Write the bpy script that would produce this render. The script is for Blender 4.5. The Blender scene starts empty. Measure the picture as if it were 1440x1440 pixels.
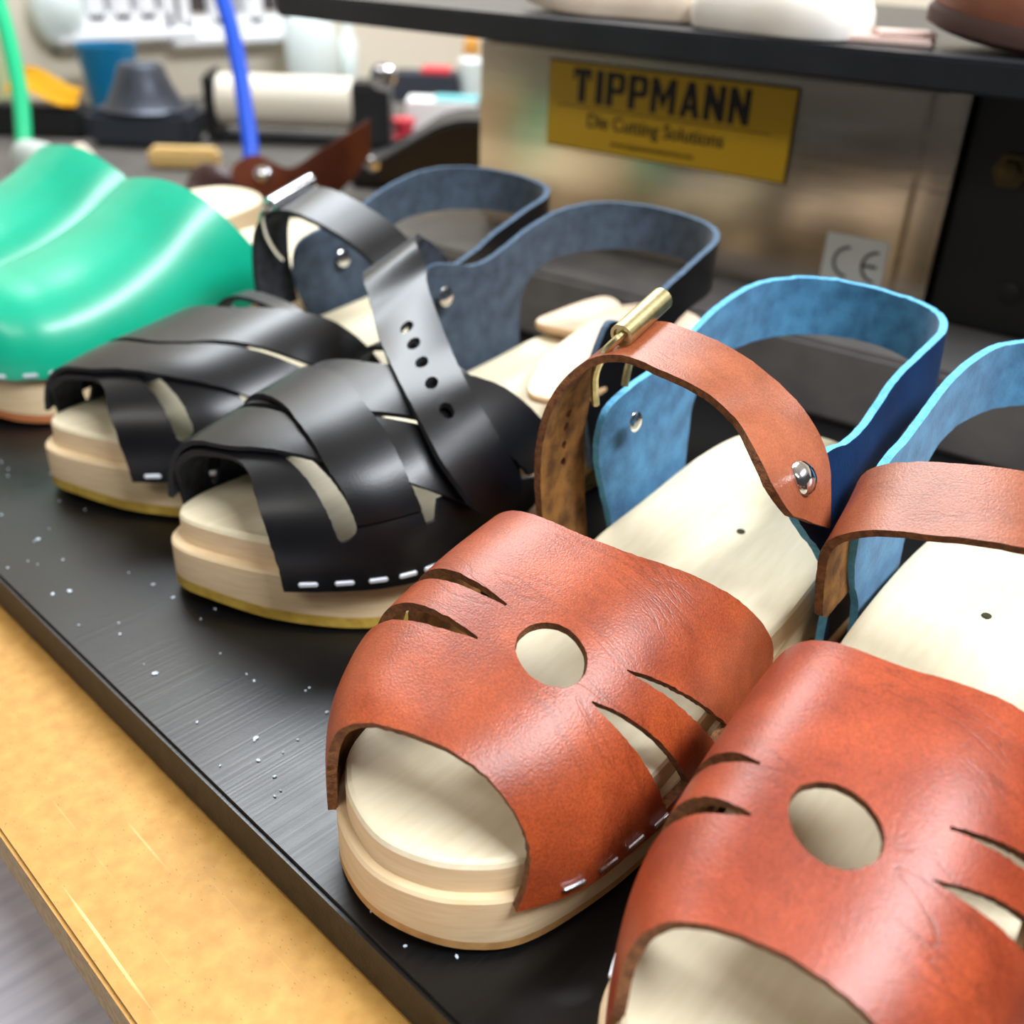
import bpy, bmesh, math, random
import numpy as np
from mathutils import Matrix, Vector
from mathutils.geometry import delaunay_2d_cdt

random.seed(7)
rng = np.random.RandomState(5)
scene = bpy.context.scene
COL = scene.collection

# ------------------------------------------------------------------ camera
H = 0.25                                   # eye height above the black board
FPX = 1440.0
up = np.array([.035, -.866, -.5]); up /= np.linalg.norm(up)
def _vp(x):
    y = 720 + (up[0]*(x-720) + up[2]*FPX)/(-up[1]); return np.array([x-720, y-720, FPX])
_X = -_vp(-940); _X -= up*(_X @ up); _X /= np.linalg.norm(_X)
WM = np.array([_X, np.cross(up, _X), up])  # rows: world axes in camera axes (right, down, forward)
CAM = np.array([0, 0, H])
def ray(x, y):
    v = np.array([x-720, y-720, FPX], float); return WM @ (v/np.linalg.norm(v))
def ground(x, y, z=0.0):
    d = ray(x, y); return CAM + d*((z-H)/d[2])
def atd(x, y, D):                          # point on the pixel's ray at forward depth D
    return WM @ (np.array([x-720, y-720, FPX])/FPX*D) + CAM

cam = bpy.data.cameras.new('camera'); camo = bpy.data.objects.new('camera', cam); COL.objects.link(camo)
cam.sensor_width = 36; cam.lens = 36.0
R, D, F = WM[:, 0], WM[:, 1], WM[:, 2]
camo.matrix_world = Matrix(((R[0], -D[0], -F[0], 0), (R[1], -D[1], -F[1], 0), (R[2], -D[2], -F[2], H), (0, 0, 0, 1)))
cam.clip_start = .01; cam.clip_end = 50
cam.dof.use_dof = True; cam.dof.focus_distance = .315; cam.dof.aperture_fstop = 8.5
scene.camera = camo

# ------------------------------------------------------------------ world, lights, exposure
w = bpy.data.worlds.new('world'); scene.world = w; w.use_nodes = True
w.node_tree.nodes['Background'].inputs[0].default_value = (.95, .92, .86, 1)
w.node_tree.nodes['Background'].inputs[1].default_value = .05
def area(name, loc, rot, size, power, col):
    l = bpy.data.lights.new(name, 'AREA'); l.shape = 'RECTANGLE'; l.size, l.size_y = size; l.energy = power; l.color = col
    o = bpy.data.objects.new(name, l); COL.objects.link(o); o.location = loc; o.rotation_euler = rot; return o
area('ceiling_tube_light', (-1.36, 1.02, 1.62), (0, 0, 0), (.45, 1.2), 40, (.86, .93, 1))
area('ceiling_tube_light', (.80, .55, 1.62), (0, 0, math.radians(5)), (.35, 1.3), 64, (.89, .94, 1))
area('ceiling_tube_light', (.1, -1.3, 1.62), (0, 0, math.radians(90)), (.45, 1.2), 13, (1, .96, .90))
vs = scene.view_settings
vs.view_transform = 'Standard'; vs.look = 'None'; vs.exposure = 0.33; vs.gamma = 1.0; vs.use_curve_mapping = False

# ------------------------------------------------------------------ materials
def srgb(r, g, b):
    f = lambda c: (c/255/12.92) if c/255 <= .04045 else ((c/255+.055)/1.055)**2.4
    return (f(r), f(g), f(b), 1)
def mat(name, col, rough=.5, metal=0.0, col2=None, nscale=40, ndetail=4, bump=0, bscale=300, coat=0, spec=.5, stretch=None, mixlo=.35, mixhi=.65, sheen=0, bdist=.0006):
    m = bpy.data.materials.new(name); m.use_nodes = True; nt = m.node_tree; b = nt.nodes['Principled BSDF']
    b.inputs['Base Color'].default_value = col; b.inputs['Roughness'].default_value = rough; b.inputs['Metallic'].default_value = metal
    b.inputs['Specular IOR Level'].default_value = spec; b.inputs['Coat Weight'].default_value = coat; b.inputs['Coat Roughness'].default_value = .2
    b.inputs['Sheen Weight'].default_value = sheen
    tc = nt.nodes.new('ShaderNodeTexCoord'); src = tc.outputs['Object']
    if stretch:
        mp = nt.nodes.new('ShaderNodeMapping'); mp.inputs['Scale'].default_value = stretch[:3]
        if len(stretch) > 3: mp.inputs['Rotation'].default_value = (0, 0, stretch[3])
        nt.links.new(src, mp.inputs[0]); src = mp.outputs[0]
    if col2:
        n = nt.nodes.new('ShaderNodeTexNoise'); n.inputs['Scale'].default_value = nscale; n.inputs['Detail'].default_value = ndetail
        r = nt.nodes.new('ShaderNodeValToRGB'); r.color_ramp.elements[0].position = mixlo; r.color_ramp.elements[1].position = mixhi
        r.color_ramp.elements[0].color = col; r.color_ramp.elements[1].color = col2
        nt.links.new(src, n.inputs[0]); nt.links.new(n.outputs[0], r.inputs[0]); nt.links.new(r.outputs[0], b.inputs['Base Color'])
    if bump:
        n2 = nt.nodes.new('ShaderNodeTexNoise'); n2.inputs['Scale'].default_value = bscale; n2.inputs['Detail'].default_value = 3
        bp = nt.nodes.new('ShaderNodeBump'); bp.inputs['Strength'].default_value = bump; bp.inputs['Distance'].default_value = bdist
        nt.links.new(src, n2.inputs[0]); nt.links.new(n2.outputs[0], bp.inputs['Height']); nt.links.new(bp.outputs[0], b.inputs['Normal'])
    return m
def leather(name, c1, c2, rough, wr=.5, coat=0, spec=.5, rot=0.0, bstr=.35, grain=0.0, cover=.62):
    """grained leather: mottled dye, fine pebble grain, long irregular creases"""
    m = bpy.data.materials.new(name); m.use_nodes = True; nt = m.node_tree; b = nt.nodes['Principled BSDF']; N = nt.nodes.new; L = nt.links.new
    b.inputs['Roughness'].default_value = rough; b.inputs['Coat Weight'].default_value = coat; b.inputs['Coat Roughness'].default_value = .25
    b.inputs['Specular IOR Level'].default_value = spec
    tc = N('ShaderNodeTexCoord')
    n = N('ShaderNodeTexNoise'); n.inputs['Scale'].default_value = 55; n.inputs['Detail'].default_value = 6; L(tc.outputs['Object'], n.inputs[0])
    r = N('ShaderNodeValToRGB'); r.color_ramp.elements[0].position = .3; r.color_ramp.elements[1].position = .7
    r.color_ramp.elements[0].color = c1; r.color_ramp.elements[1].color = c2; L(n.outputs[0], r.inputs[0])
    # creases
    mp = N('ShaderNodeMapping'); mp.inputs['Scale'].default_value = (40, 190, 40); mp.inputs['Rotation'].default_value = (0, 0, rot); L(tc.outputs['Object'], mp.inputs[0])
    nz = N('ShaderNodeTexNoise'); nz.inputs['Scale'].default_value = .55; nz.inputs['Detail'].default_value = 3; nz.inputs['Distortion'].default_value = 1.2; L(mp.outputs[0], nz.inputs[0])
    a = N('ShaderNodeMath'); a.operation = 'SUBTRACT'; a.inputs[1].default_value = .5; L(nz.outputs[0], a.inputs[0])
    ab = N('ShaderNodeMath'); ab.operation = 'ABSOLUTE'; L(a.outputs[0], ab.inputs[0])
    mr = N('ShaderNodeMapRange'); mr.inputs[1].default_value = 0; mr.inputs[2].default_value = .03; L(ab.outputs[0], mr.inputs[0])
    # creases only in places
    nm = N('ShaderNodeTexNoise'); nm.inputs['Scale'].default_value = 22; nm.inputs['Detail'].default_value = 1; L(tc.outputs['Object'], nm.inputs[0])
    mm = N('ShaderNodeMapRange'); mm.inputs[1].default_value = cover; mm.inputs[2].default_value = cover-.2; mm.inputs[3].default_value = 0; mm.inputs[4].default_value = 1; L(nm.outputs[0], mm.inputs[0])
    mx = N('ShaderNodeMath'); mx.operation = 'MAXIMUM'; L(mr.outputs[0], mx.inputs[0]); L(mm.outputs[0], mx.inputs[1])
    dk = N('ShaderNodeMix'); dk.data_type = 'RGBA'; dk.blend_type = 'MULTIPLY'; dk.inputs[0].default_value = 1
    dc = N('ShaderNodeMapRange'); dc.inputs[3].default_value = 1-.45*wr; dc.inputs[4].default_value = 1; L(mx.outputs[0], dc.inputs[0])
    gn = N('ShaderNodeTexNoise'); gn.inputs['Scale'].default_value = 1500; gn.inputs['Detail'].default_value = 2; L(tc.outputs['Object'], gn.inputs[0])
    gm = N('ShaderNodeMapRange'); gm.inputs[1].default_value = .35; gm.inputs[2].default_value = .65; gm.inputs[3].default_value = 1-.26*grain; gm.inputs[4].default_value = 1+.16*grain; L(gn.outputs[0], gm.inputs[0])
    gx = N('ShaderNodeMix'); gx.data_type = 'RGBA'; gx.blend_type = 'MULTIPLY'; gx.inputs[0].default_value = 1; L(r.outputs[0], gx.inputs[6]); L(gm.outputs[0], gx.inputs[7])
    L(gx.outputs[2], dk.inputs[6]); L(dc.outputs[0], dk.inputs[7]); L(dk.outputs[2], b.inputs['Base Color'])
    v = N('ShaderNodeTexVoronoi'); v.inputs['Scale'].default_value = 1700; L(tc.outputs['Object'], v.inputs[0])
    n3 = N('ShaderNodeTexNoise'); n3.inputs['Scale'].default_value = 1300; n3.inputs['Detail'].default_value = 3; L(tc.outputs['Object'], n3.inputs[0])
    s = N('ShaderNodeMath'); s.operation = 'MULTIPLY_ADD'; s.inputs[1].default_value = .35; L(v.outputs[0], s.inputs[0]); L(n3.outputs[0], s.inputs[2])
    s2 = N('ShaderNodeMath'); s2.operation = 'MULTIPLY_ADD'; s2.inputs[1].default_value = wr; L(mx.outputs[0], s2.inputs[0]); L(s.outputs[0], s2.inputs[2])
    bp = N('ShaderNodeBump'); bp.inputs['Strength'].default_value = bstr; bp.inputs['Distance'].default_value = .0004
    L(s2.outputs[0], bp.inputs['Height']); L(bp.outputs[0], b.inputs['Normal'])
    return m

M = {}
M['tan'] = leather('tan_leather', srgb(132, 53, 24), srgb(166, 75, 37), .38, .55, spec=.5, rot=-.09, bstr=.26, grain=1.0)
M['tan_creased'] = leather('creased_tan_leather', srgb(132, 50, 25), srgb(166, 71, 38), .38, .85, spec=.5, rot=-.20, bstr=.26, grain=1.0, cover=.72)
M['tan_strap'] = leather('tan_strap_leather', srgb(138, 72, 44), srgb(166, 92, 60), .38, .35, rot=1.2, bstr=.22, grain=.8)
M['tan_flesh'] = mat('tan_suede', srgb(98, 62, 26), .95, col2=srgb(160, 108, 48), nscale=120, bump=.6, bscale=900)
M['tan_edge'] = mat('tan_cut_edge', srgb(92, 54, 28), .9, col2=srgb(132, 84, 44), nscale=500, bump=.8, bscale=1500)
M['black'] = leather('black_leather', srgb(9, 9, 11), srgb(14, 14, 17), .33, .06, coat=.05, spec=.38, bstr=.10)
M['black_edge'] = mat('black_cut_edge', srgb(30, 32, 36), .8, bump=.5, bscale=1500)
M['black_flesh'] = mat('black_suede', srgb(34, 36, 42), .95, col2=srgb(52, 58, 68), nscale=200, bump=.5, bscale=900)
M['blue_flesh'] = mat('blue_suede', srgb(34, 88, 126), .9, col2=srgb(58, 122, 162), nscale=110, ndetail=6, bump=.4, bscale=900, sheen=.2)
M['blue_edge'] = mat('blue_cut_edge', srgb(86, 164, 208), .9, col2=srgb(108, 186, 226), nscale=400, bump=.7, bscale=1500)
M['blue_grain'] = leather('navy_blue_leather', srgb(14, 38, 72), srgb(20, 50, 90), .45, .2)
M['slate_flesh'] = mat('slate_suede', srgb(38, 50, 64), .92, col2=srgb(60, 74, 90), nscale=110, ndetail=6, bump=.4, bscale=900, sheen=.15)
M['slate_edge'] = mat('slate_cut_edge', srgb(62, 82, 102), .9, col2=srgb(84, 106, 128), nscale=400, bump=.6, bscale=1500)
def wood(name, a, b_, rough=.55, sc=(9, 120, 120), rot=0.0):
    return mat(name, a, rough, col2=b_, nscale=3, ndetail=5, stretch=(*sc, rot), bump=.08, bscale=8, spec=.4, mixlo=.3, mixhi=.75)
M['deck'] = wood('pale_alder_wood', srgb(230, 216, 182), srgb(240, 228, 198), sc=(120, 9, 120))
M['wood_side'] = wood('alder_sole_side', srgb(218, 190, 148), srgb(232, 208, 170), sc=(22, 22, 260))
M['rubber_tan'] = mat('tan_rubber', srgb(196, 150, 92), .7, col2=srgb(176, 130, 76), nscale=200)
M['rubber_yellow'] = mat('yellow_rubber', srgb(196, 164, 70), .6, col2=srgb(176, 142, 54), nscale=150, bump=.8, bscale=300)
M['rubber_orange'] = mat('orange_brown_rubber', srgb(186, 112, 66), .7)
M['chrome'] = mat('nickel', (.72, .73, .76, 1), .14, 1)
M['staple'] = mat('staple_steel', (.86, .89, .94, 1), .35, .55)
M['brass'] = mat('antique_brass', srgb(216, 206, 160), .36, 1, col2=srgb(196, 184, 132), nscale=300)
M['hole_dark'] = mat('drilled_hole', srgb(58, 52, 30), .9)
M['green'] = mat('green_leather', srgb(6, 170, 132), .36, col2=srgb(10, 178, 140), nscale=30, bump=.08, bscale=200, coat=.25)
M['green_edge'] = mat('green_cut_edge', srgb(120, 190, 150), .8)
M['pale_leather'] = mat('natural_veg_leather', srgb(226, 196, 164), .6, col2=srgb(236, 214, 188), nscale=40, bump=.1, bscale=600)
M['pale_edge'] = mat('natural_leather_edge', srgb(206, 168, 124), .8)

def pad_material():
    m = bpy.data.materials.new('black_plastic_scratched'); m.use_nodes = True; nt = m.node_tree; b = nt.nodes['Principled BSDF']; N = nt.nodes.new; L = nt.links.new
    tc = N('ShaderNodeTexCoord'); b.inputs['Specular IOR Level'].default_value = .5
    mp = N('ShaderNodeMapping'); mp.inputs['Scale'].default_value = (700, 7, 10); mp.inputs['Rotation'].default_value = (0, 0, .12); L(tc.outputs['Object'], mp.inputs[0])
    n = N('ShaderNodeTexNoise'); n.inputs['Scale'].default_value = 1; n.inputs['Detail'].default_value = 5; L(mp.outputs[0], n.inputs[0])
    n2 = N('ShaderNodeTexNoise'); n2.inputs['Scale'].default_value = 14; n2.inputs['Detail'].default_value = 4; L(tc.outputs['Object'], n2.inputs[0])
    r = N('ShaderNodeMapRange'); r.inputs[1].default_value = .3; r.inputs[2].default_value = .7; r.inputs[3].default_value = .20; r.inputs[4].default_value = .34; L(n2.outputs[0], r.inputs[0])
    ad = N('ShaderNodeMath'); ad.operation = 'MULTIPLY_ADD'; ad.inputs[1].default_value = .15; L(n.outputs[0], ad.inputs[0]); L(r.outputs[0], ad.inputs[2])
    L(ad.outputs[0], b.inputs['Roughness'])
    bp = N('ShaderNodeBump'); bp.inputs['Strength'].default_value = .25; bp.inputs['Distance'].default_value = .0003; L(n.outputs[0], bp.inputs['Height']); L(bp.outputs[0], b.inputs['Normal'])
    b.inputs['Base Color'].default_value = srgb(9, 10, 12)
    return m
M['pad'] = pad_material()
def mdf_material():
    m = bpy.data.materials.new('mdf_fibreboard'); m.use_nodes = True; nt = m.node_tree; b = nt.nodes['Principled BSDF']; N = nt.nodes.new; L = nt.links.new
    tc = N('ShaderNodeTexCoord'); b.inputs['Roughness'].default_value = .6
    n = N('ShaderNodeTexNoise'); n.inputs['Scale'].default_value = 160; n.inputs['Detail'].default_value = 9; L(tc.outputs['Object'], n.inputs[0])
    r = N('ShaderNodeValToRGB'); e = r.color_ramp.elements; e[0].position = .25; e[0].color = srgb(172, 124, 56); e[1].position = .75; e[1].color = srgb(196, 148, 74); L(n.outputs[0], r.inputs[0])
    # dark fibre flecks
    mp = N('ShaderNodeMapping'); mp.inputs['Scale'].default_value = (260, 700, 300); mp.inputs['Rotation'].default_value = (0, 0, .5); L(tc.outputs['Object'], mp.inputs[0])
    v = N('ShaderNodeTexVoronoi'); v.inputs['Scale'].default_value = 1; L(mp.outputs[0], v.inputs[0])
    f = N('ShaderNodeMapRange'); f.inputs[1].default_value = .05; f.inputs[2].default_value = .16; f.inputs[3].default_value = .55; f.inputs[4].default_value = 1; L(v.outputs[0], f.inputs[0])
    mx = N('ShaderNodeMix'); mx.data_type = 'RGBA'; mx.blend_type = 'MULTIPLY'; mx.inputs[0].default_value = 1; L(r.outputs[0], mx.inputs[6]); L(f.outputs[0], mx.inputs[7])
    # pale scratches
    mp2 = N('ShaderNodeMapping'); mp2.inputs['Scale'].default_value = (9, 420, 10); mp2.inputs['Rotation'].default_value = (0, 0, -.9); L(tc.outputs['Object'], mp2.inputs[0])
    n2 = N('ShaderNodeTexNoise'); n2.inputs['Scale'].default_value = 1; n2.inputs['Detail'].default_value = 2; L(mp2.outputs[0], n2.inputs[0])
    s = N('ShaderNodeMapRange'); s.inputs[1].default_value = .68; s.inputs[2].default_value = .78; s.inputs[3].default_value = 0; s.inputs[4].default_value = .6; L(n2.outputs[0], s.inputs[0])
    m2 = N('ShaderNodeMix'); m2.data_type = 'RGBA'; L(s.outputs[0], m2.inputs[0]); L(mx.outputs[2], m2.inputs[6]); m2.inputs[7].default_value = srgb(236, 212, 150)
    L(m2.outputs[2], b.inputs['Base Color'])
    return m
M['mdf'] = mdf_material()
M['mdf_edge'] = mat('mdf_edge', srgb(136, 110, 70), .85, col2=srgb(160, 132, 88), nscale=300, bump=.6, bscale=800)
M['pad_edge'] = mat('sawn_black_plastic', srgb(34, 30, 26), .6, col2=srgb(52, 46, 40), nscale=160, bump=.5, bscale=900)

# ------------------------------------------------------------------ mesh helpers
def link(name, me, parent=None):
    o = bpy.data.objects.new(name, me); COL.objects.link(o)
    if parent: o.parent = parent
    return o
def tag(o, label, cat, group=None, kind=None):
    o['label'] = label; o['category'] = cat
    if group: o['group'] = group
    if kind: o['kind'] = kind
    return o
def empty(name, loc=(0, 0, 0), rz=0.0):
    o = bpy.data.objects.new(name, None); COL.objects.link(o); o.location = loc; o.rotation_euler = (0, 0, rz); o.empty_display_size = .02; return o
def from_bm(name, bm, mats, parent=None, smooth=True, bevel=0):
    bmesh.ops.recalc_face_normals(bm, faces=bm.faces)
    me = bpy.data.meshes.new(name); bm.to_mesh(me); bm.free()
    for m in (mats if isinstance(mats, (list, tuple)) else [mats]): me.materials.append(m)
    if smooth:
        me.polygons.foreach_set('use_smooth', [True]*len(me.polygons)); me.set_sharp_from_angle(angle=math.radians(38))
    return link(name, me, parent)
def bm_box(bm, c, s, rz=0, bev=0, mi=0):
    r = bmesh.ops.create_cube(bm, size=1, matrix=Matrix.Translation(c) @ Matrix.Rotation(rz, 4, 'Z') @ Matrix.Diagonal((*s, 1)))
    fs = {f for v in r['verts'] for f in v.link_faces}
    for f in fs: f.material_index = mi
    if bev:
        es = list({e for v in r['verts'] for e in v.link_edges})
        bmesh.ops.bevel(bm, geom=es, offset=bev, segments=2, affect='EDGES')
def box(name, c, s, m, parent=None, rz=0, bev=0.0):
    bm = bmesh.new(); bm_box(bm, c, s, rz, bev); return from_bm(name, bm, m, parent)
def bm_lathe(bm, prof, axis_m=Matrix.Identity(4), seg=24, mi=0):
    rings = []
    for r, z in prof:
        rings.append([bm.verts.new(axis_m @ Vector((r*math.cos(2*math.pi*k/seg), r*math.sin(2*math.pi*k/seg), z))) for k in range(seg)])
    for a, b in zip(rings, rings[1:]):
        for k in range(seg):
            f = bm.faces.new((a[k], a[(k+1) % seg], b[(k+1) % seg], b[k])); f.material_index = mi
    for rg, rv in ((rings[0], True), (rings[-1], False)):
        f = bm.faces.new(rg[::-1] if rv else rg); f.material_index = mi
def lathe(name, prof, m, parent=None, axis_m=Matrix.Identity(4), seg=24):
    bm = bmesh.new(); bm_lathe(bm, prof, axis_m, seg); return from_bm(name, bm, m, parent)
def along(p, d):
    """matrix with origin p and z axis along d"""
    d = Vector(d).normalized(); return Matrix.Translation(Vector(p)) @ d.to_track_quat('Z', 'Y').to_matrix().to_4x4()
def crom(P, n):
    P = np.array(P, float); m = len(P); t = np.linspace(0, m-1, n); i = np.minimum(t.astype(int), m-2); f = (t-i)[:, None]
    Q = np.vstack([2*P[0]-P[1], P, 2*P[-1]-P[-2]])
    p0, p1, p2, p3 = Q[i], Q[i+1], Q[i+2], Q[i+3]
    return .5*((2*p1)+(-p0+p2)*f+(2*p0-5*p1+4*p2-p3)*f**2+(-p0+3*p1-3*p2+p3)*f**3)
def crom_closed(P, n):
    P = np.array(P, float); m = len(P); t = np.linspace(0, m, n, endpoint=False); i = t.astype(int) % m; f = (t-np.floor(t))[:, None]
    p0, p1, p2, p3 = P[(i-1) % m], P[i], P[(i+1) % m], P[(i+2) % m]
    return .5*((2*p1)+(-p0+p2)*f+(2*p0-5*p1+4*p2-p3)*f**2+(-p0+3*p1-3*p2+p3)*f**3)
def bm_tube(bm, P, r, seg=10, mi=0):
    P = [Vector(p) for p in P]; rings = []; prev = None
    for k, p in enumerate(P):
        d = (P[min(k+1, len(P)-1)]-P[max(k-1, 0)]).normalized()
        if prev is None: x = d.orthogonal().normalized()
        else: x = (prev - d*prev.dot(d)).normalized()
        prev = x; y = d.cross(x); rr = r[k] if hasattr(r, '__len__') else r
        rings.append([bm.verts.new(p+(x*math.cos(2*math.pi*j/seg)+y*math.sin(2*math.pi*j/seg))*rr) for j in range(seg)])
    for a, b in zip(rings, rings[1:]):
        for j in range(seg):
            f = bm.faces.new((a[j], a[(j+1) % seg], b[(j+1) % seg], b[j])); f.material_index = mi
    bm.faces.new(rings[0][::-1]).material_index = mi; bm.faces.new(rings[-1]).material_index = mi
def tube(name, P, r, m, parent=None, seg=10, n=None):
    bm = bmesh.new(); bm_tube(bm, crom(P, n) if n else P, r, seg); return from_bm(name, bm, m, parent)

def inside(pts, poly):
    x, y = pts[:, 0], pts[:, 1]; c = np.zeros(len(pts), bool); q = np.roll(poly, 1, 0)
    for (x1, y1), (x2, y2) in zip(poly, q):
        k = ((y1 > y) != (y2 > y)); c ^= k & (x < (x2-x1)*(y-y1)/((y2-y1) if y2 != y1 else 1e-12)+x1)
    return c
def densify(poly, step):
    out = []
    for a, b in zip(poly, np.roll(poly, -1, 0)):
        n = max(1, int(math.ceil(np.linalg.norm(b-a)/step)))
        for k in range(n): out.append(a+(b-a)*k/n)
    return np.array(out)
def sheet(name, outline, holes, mapf, thick, mats, parent, scale=(1, 1), step=.003, off=None, flip=False, rough=0.0):
    """a piece of leather cut from a flat outline with holes and laid on the surface mapf(a,b) -> points;
    it gets real thickness: grain side, flesh side and cut edge"""
    S = np.array(scale, float)
    loops = [densify(np.array(outline, float)*S, step)] + [densify(np.array(h, float)*S, step*.6) for h in holes]
    if rough: loops = [l + rng.normal(0, rough, l.shape) for l in loops]
    lo, hi = loops[0].min(0), loops[0].max(0)
    gx, gy = np.meshgrid(np.arange(lo[0], hi[0], step), np.arange(lo[1], hi[1], step)); gp = np.stack([gx.ravel(), gy.ravel()], 1)
    gp[:, 0] += step*.5*((np.round((gp[:, 1]-lo[1])/step)).astype(int) % 2)
    keep = inside(gp, loops[0])
    for h in loops[1:]: keep &= ~inside(gp, h)
    B = np.vstack(loops); gp = gp[keep]
    if len(gp):
        dmin = np.full(len(gp), 9.)
        for b in B: dmin = np.minimum(dmin, np.hypot(gp[:, 0]-b[0], gp[:, 1]-b[1]))
        gp = gp[dmin > step*.5]
    V = np.vstack([B, gp]); E = []; k = 0
    for l in loops:
        n = len(l); E += [(k+i, k+(i+1) % n) for i in range(n)]; k += n
    v2, e2, f2, _, _, _ = delaunay_2d_cdt([Vector(p) for p in V.tolist()], E, [], 0, 1e-7)
    v2 = np.array([tuple(p) for p in v2]); T = np.array([f for f in f2 if len(f) == 3])
    cen = v2[T].mean(1); keep = inside(cen, loops[0])
    for h in loops[1:]: keep &= ~inside(cen, h)
    T = T[keep]
    P = mapf(v2[:, 0]/S[0], v2[:, 1]/S[1])
    n = np.zeros_like(P); fn = np.cross(P[T[:, 1]]-P[T[:, 0]], P[T[:, 2]]-P[T[:, 0]])
    for j in range(3): np.add.at(n, T[:, j], fn)
    n /= np.maximum(np.linalg.norm(n, axis=1), 1e-12)[:, None]
    if flip: n = -n; T = T[:, ::-1]
    if off is not None: P = P + n*off(v2[:, 0]/S[0], v2[:, 1]/S[1])[:, None]
    top = P + n*thick; nv = len(P)
    from collections import Counter
    ed = Counter(); dirn = {}
    for t in T:
        for a, b in ((t[0], t[1]), (t[1], t[2]), (t[2], t[0])):
            key = (min(a, b), max(a, b)); ed[key] += 1; dirn[key] = (a, b)
    faces = [tuple(t) for t in T] + [tuple(t[::-1]+nv) for t in T]; mi = [0]*len(T)+[1]*len(T)
    bnd = [dirn[k] for k, c in ed.items() if c == 1]
    for a, b in bnd: faces.append((b, a, a+nv, b+nv)); mi.append(2)
    me = bpy.data.meshes.new(name); me.from_pydata(np.vstack([top, P]).tolist(), [], [tuple(int(x) for x in f) for f in faces])
    me.polygons.foreach_set('material_index', mi); me.polygons.foreach_set('use_smooth', [True]*len(faces))
    for m in mats: me.materials.append(m)
    me.validate(); me.set_sharp_from_angle(angle=math.radians(50))
    return link(name, me, parent)
def circle(cx, cy, rx, ry, n=28):
    t = np.linspace(0, 2*np.pi, n, endpoint=False); return np.stack([cx+rx*np.cos(t), cy+ry*np.sin(t)], 1)
def smooth(P, n): return crom_closed(P, n)
def hermite(x, xs, ys):
    xs = np.array(xs, float); ys = np.array(ys, float); d = np.gradient(ys, xs); x = np.clip(x, xs[0], xs[-1])
    i = np.clip(np.searchsorted(xs, x)-1, 0, len(xs)-2); h = xs[i+1]-xs[i]; t = (x-xs[i])/h
    return (2*t**3-3*t**2+1)*ys[i]+(t**3-2*t**2+t)*h*d[i]+(-2*t**3+3*t**2)*ys[i+1]+(t**3-t**2)*h*d[i+1]

# ------------------------------------------------------------------ shoe building blocks
# shoe frame: u runs from toe to heel, v to the viewer's right, z up
class Shoe:
    def __init__(s, O, ang, name):
        s.O = np.array([*O, 0.]); s.ang = ang; s.u = np.array([-math.sin(ang), math.cos(ang), 0]); s.v = np.array([math.cos(ang), math.sin(ang), 0])
        s.root = empty(name, s.O, ang)
    def loc(s, p): d = np.array(p)-s.O; return np.array([d@s.u, d@s.v, d[2]])
    def _hit(s, x, y, ax, val):
        d = ray(x, y); return s.loc(CAM + d*((val-(CAM-s.O)@ax)/(d@ax)))
    def onv(s, x, y, v): return s._hit(x, y, s.v, v)
    def onu(s, x, y, u): return s._hit(x, y, s.u, u)
    def onz(s, x, y, z): return s.loc(ground(x, y, z))
def L3(p):                                  # (u,v,z) -> object coordinates (x=v, y=u)
    p = np.asarray(p, float); return np.stack([p[..., 1], p[..., 0], p[..., 2]], -1)

class Arch:
    """upper surface over the forefoot: section at u is a broad arch from flange to flange; q in [-1,1] is arc length"""
    def __init__(s, us, wl, wr, zf, zt, n=2.5, nl=3.0, tilt=0.0):
        U = np.linspace(us[0], us[-1], 150); ph = np.linspace(-np.pi/2, np.pi/2, 141); Q = np.linspace(-1, 1, 161)
        s.U, s.Q = U, Q; s.V = np.zeros((150, 161)); s.Z = np.zeros((150, 161))
        for i, u in enumerate(U):
            a, b, f, t = (float(hermite(u, us, y)) for y in (wl, wr, zf, zt)); c = (b-a)/2; w_ = (a+b)/2
            N = np.where(ph < 0, nl, n)
            v = c+w_*np.sign(np.sin(ph))*np.abs(np.sin(ph))**(2/N); k = np.abs(np.cos(ph))**(2/N); z = f+(t-f)*k-tilt*(v-c)*k
            Lc = np.concatenate([[0], np.cumsum(np.hypot(np.diff(v), np.diff(z)))]); Lc = Lc/Lc[-1]*2-1
            s.V[i] = np.interp(Q, Lc, v); s.Z[i] = np.interp(Q, Lc, z)
    def __call__(s, u, q):
        u = np.asarray(u, float); q = np.asarray(q, float)
        x = np.clip((u-s.U[0])/(s.U[-1]-s.U[0])*149, 0, 148.999); y = np.clip((q+1)/2*160, 0, 159.999)
        i, j = x.astype(int), y.astype(int); a, b = x-i, y-j
        f = lambda T: (T[i, j]*(1-b)+T[i, j+1]*b)*(1-a)+(T[i+1, j]*(1-b)+T[i+1, j+1]*b)*a
        return np.stack([f(s.V), u, f(s.Z)], -1)
ARCS = (1.0, .075)
def piece(name, A, outline, holes, thick, mats, parent, off=None, n=None, rough=0.0, step=.003):
    o = smooth(outline, n) if n else outline
    return sheet(name, o, holes, A, thick, mats, parent, scale=ARCS, step=step, off=off, flip=True, rough=rough)
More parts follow.
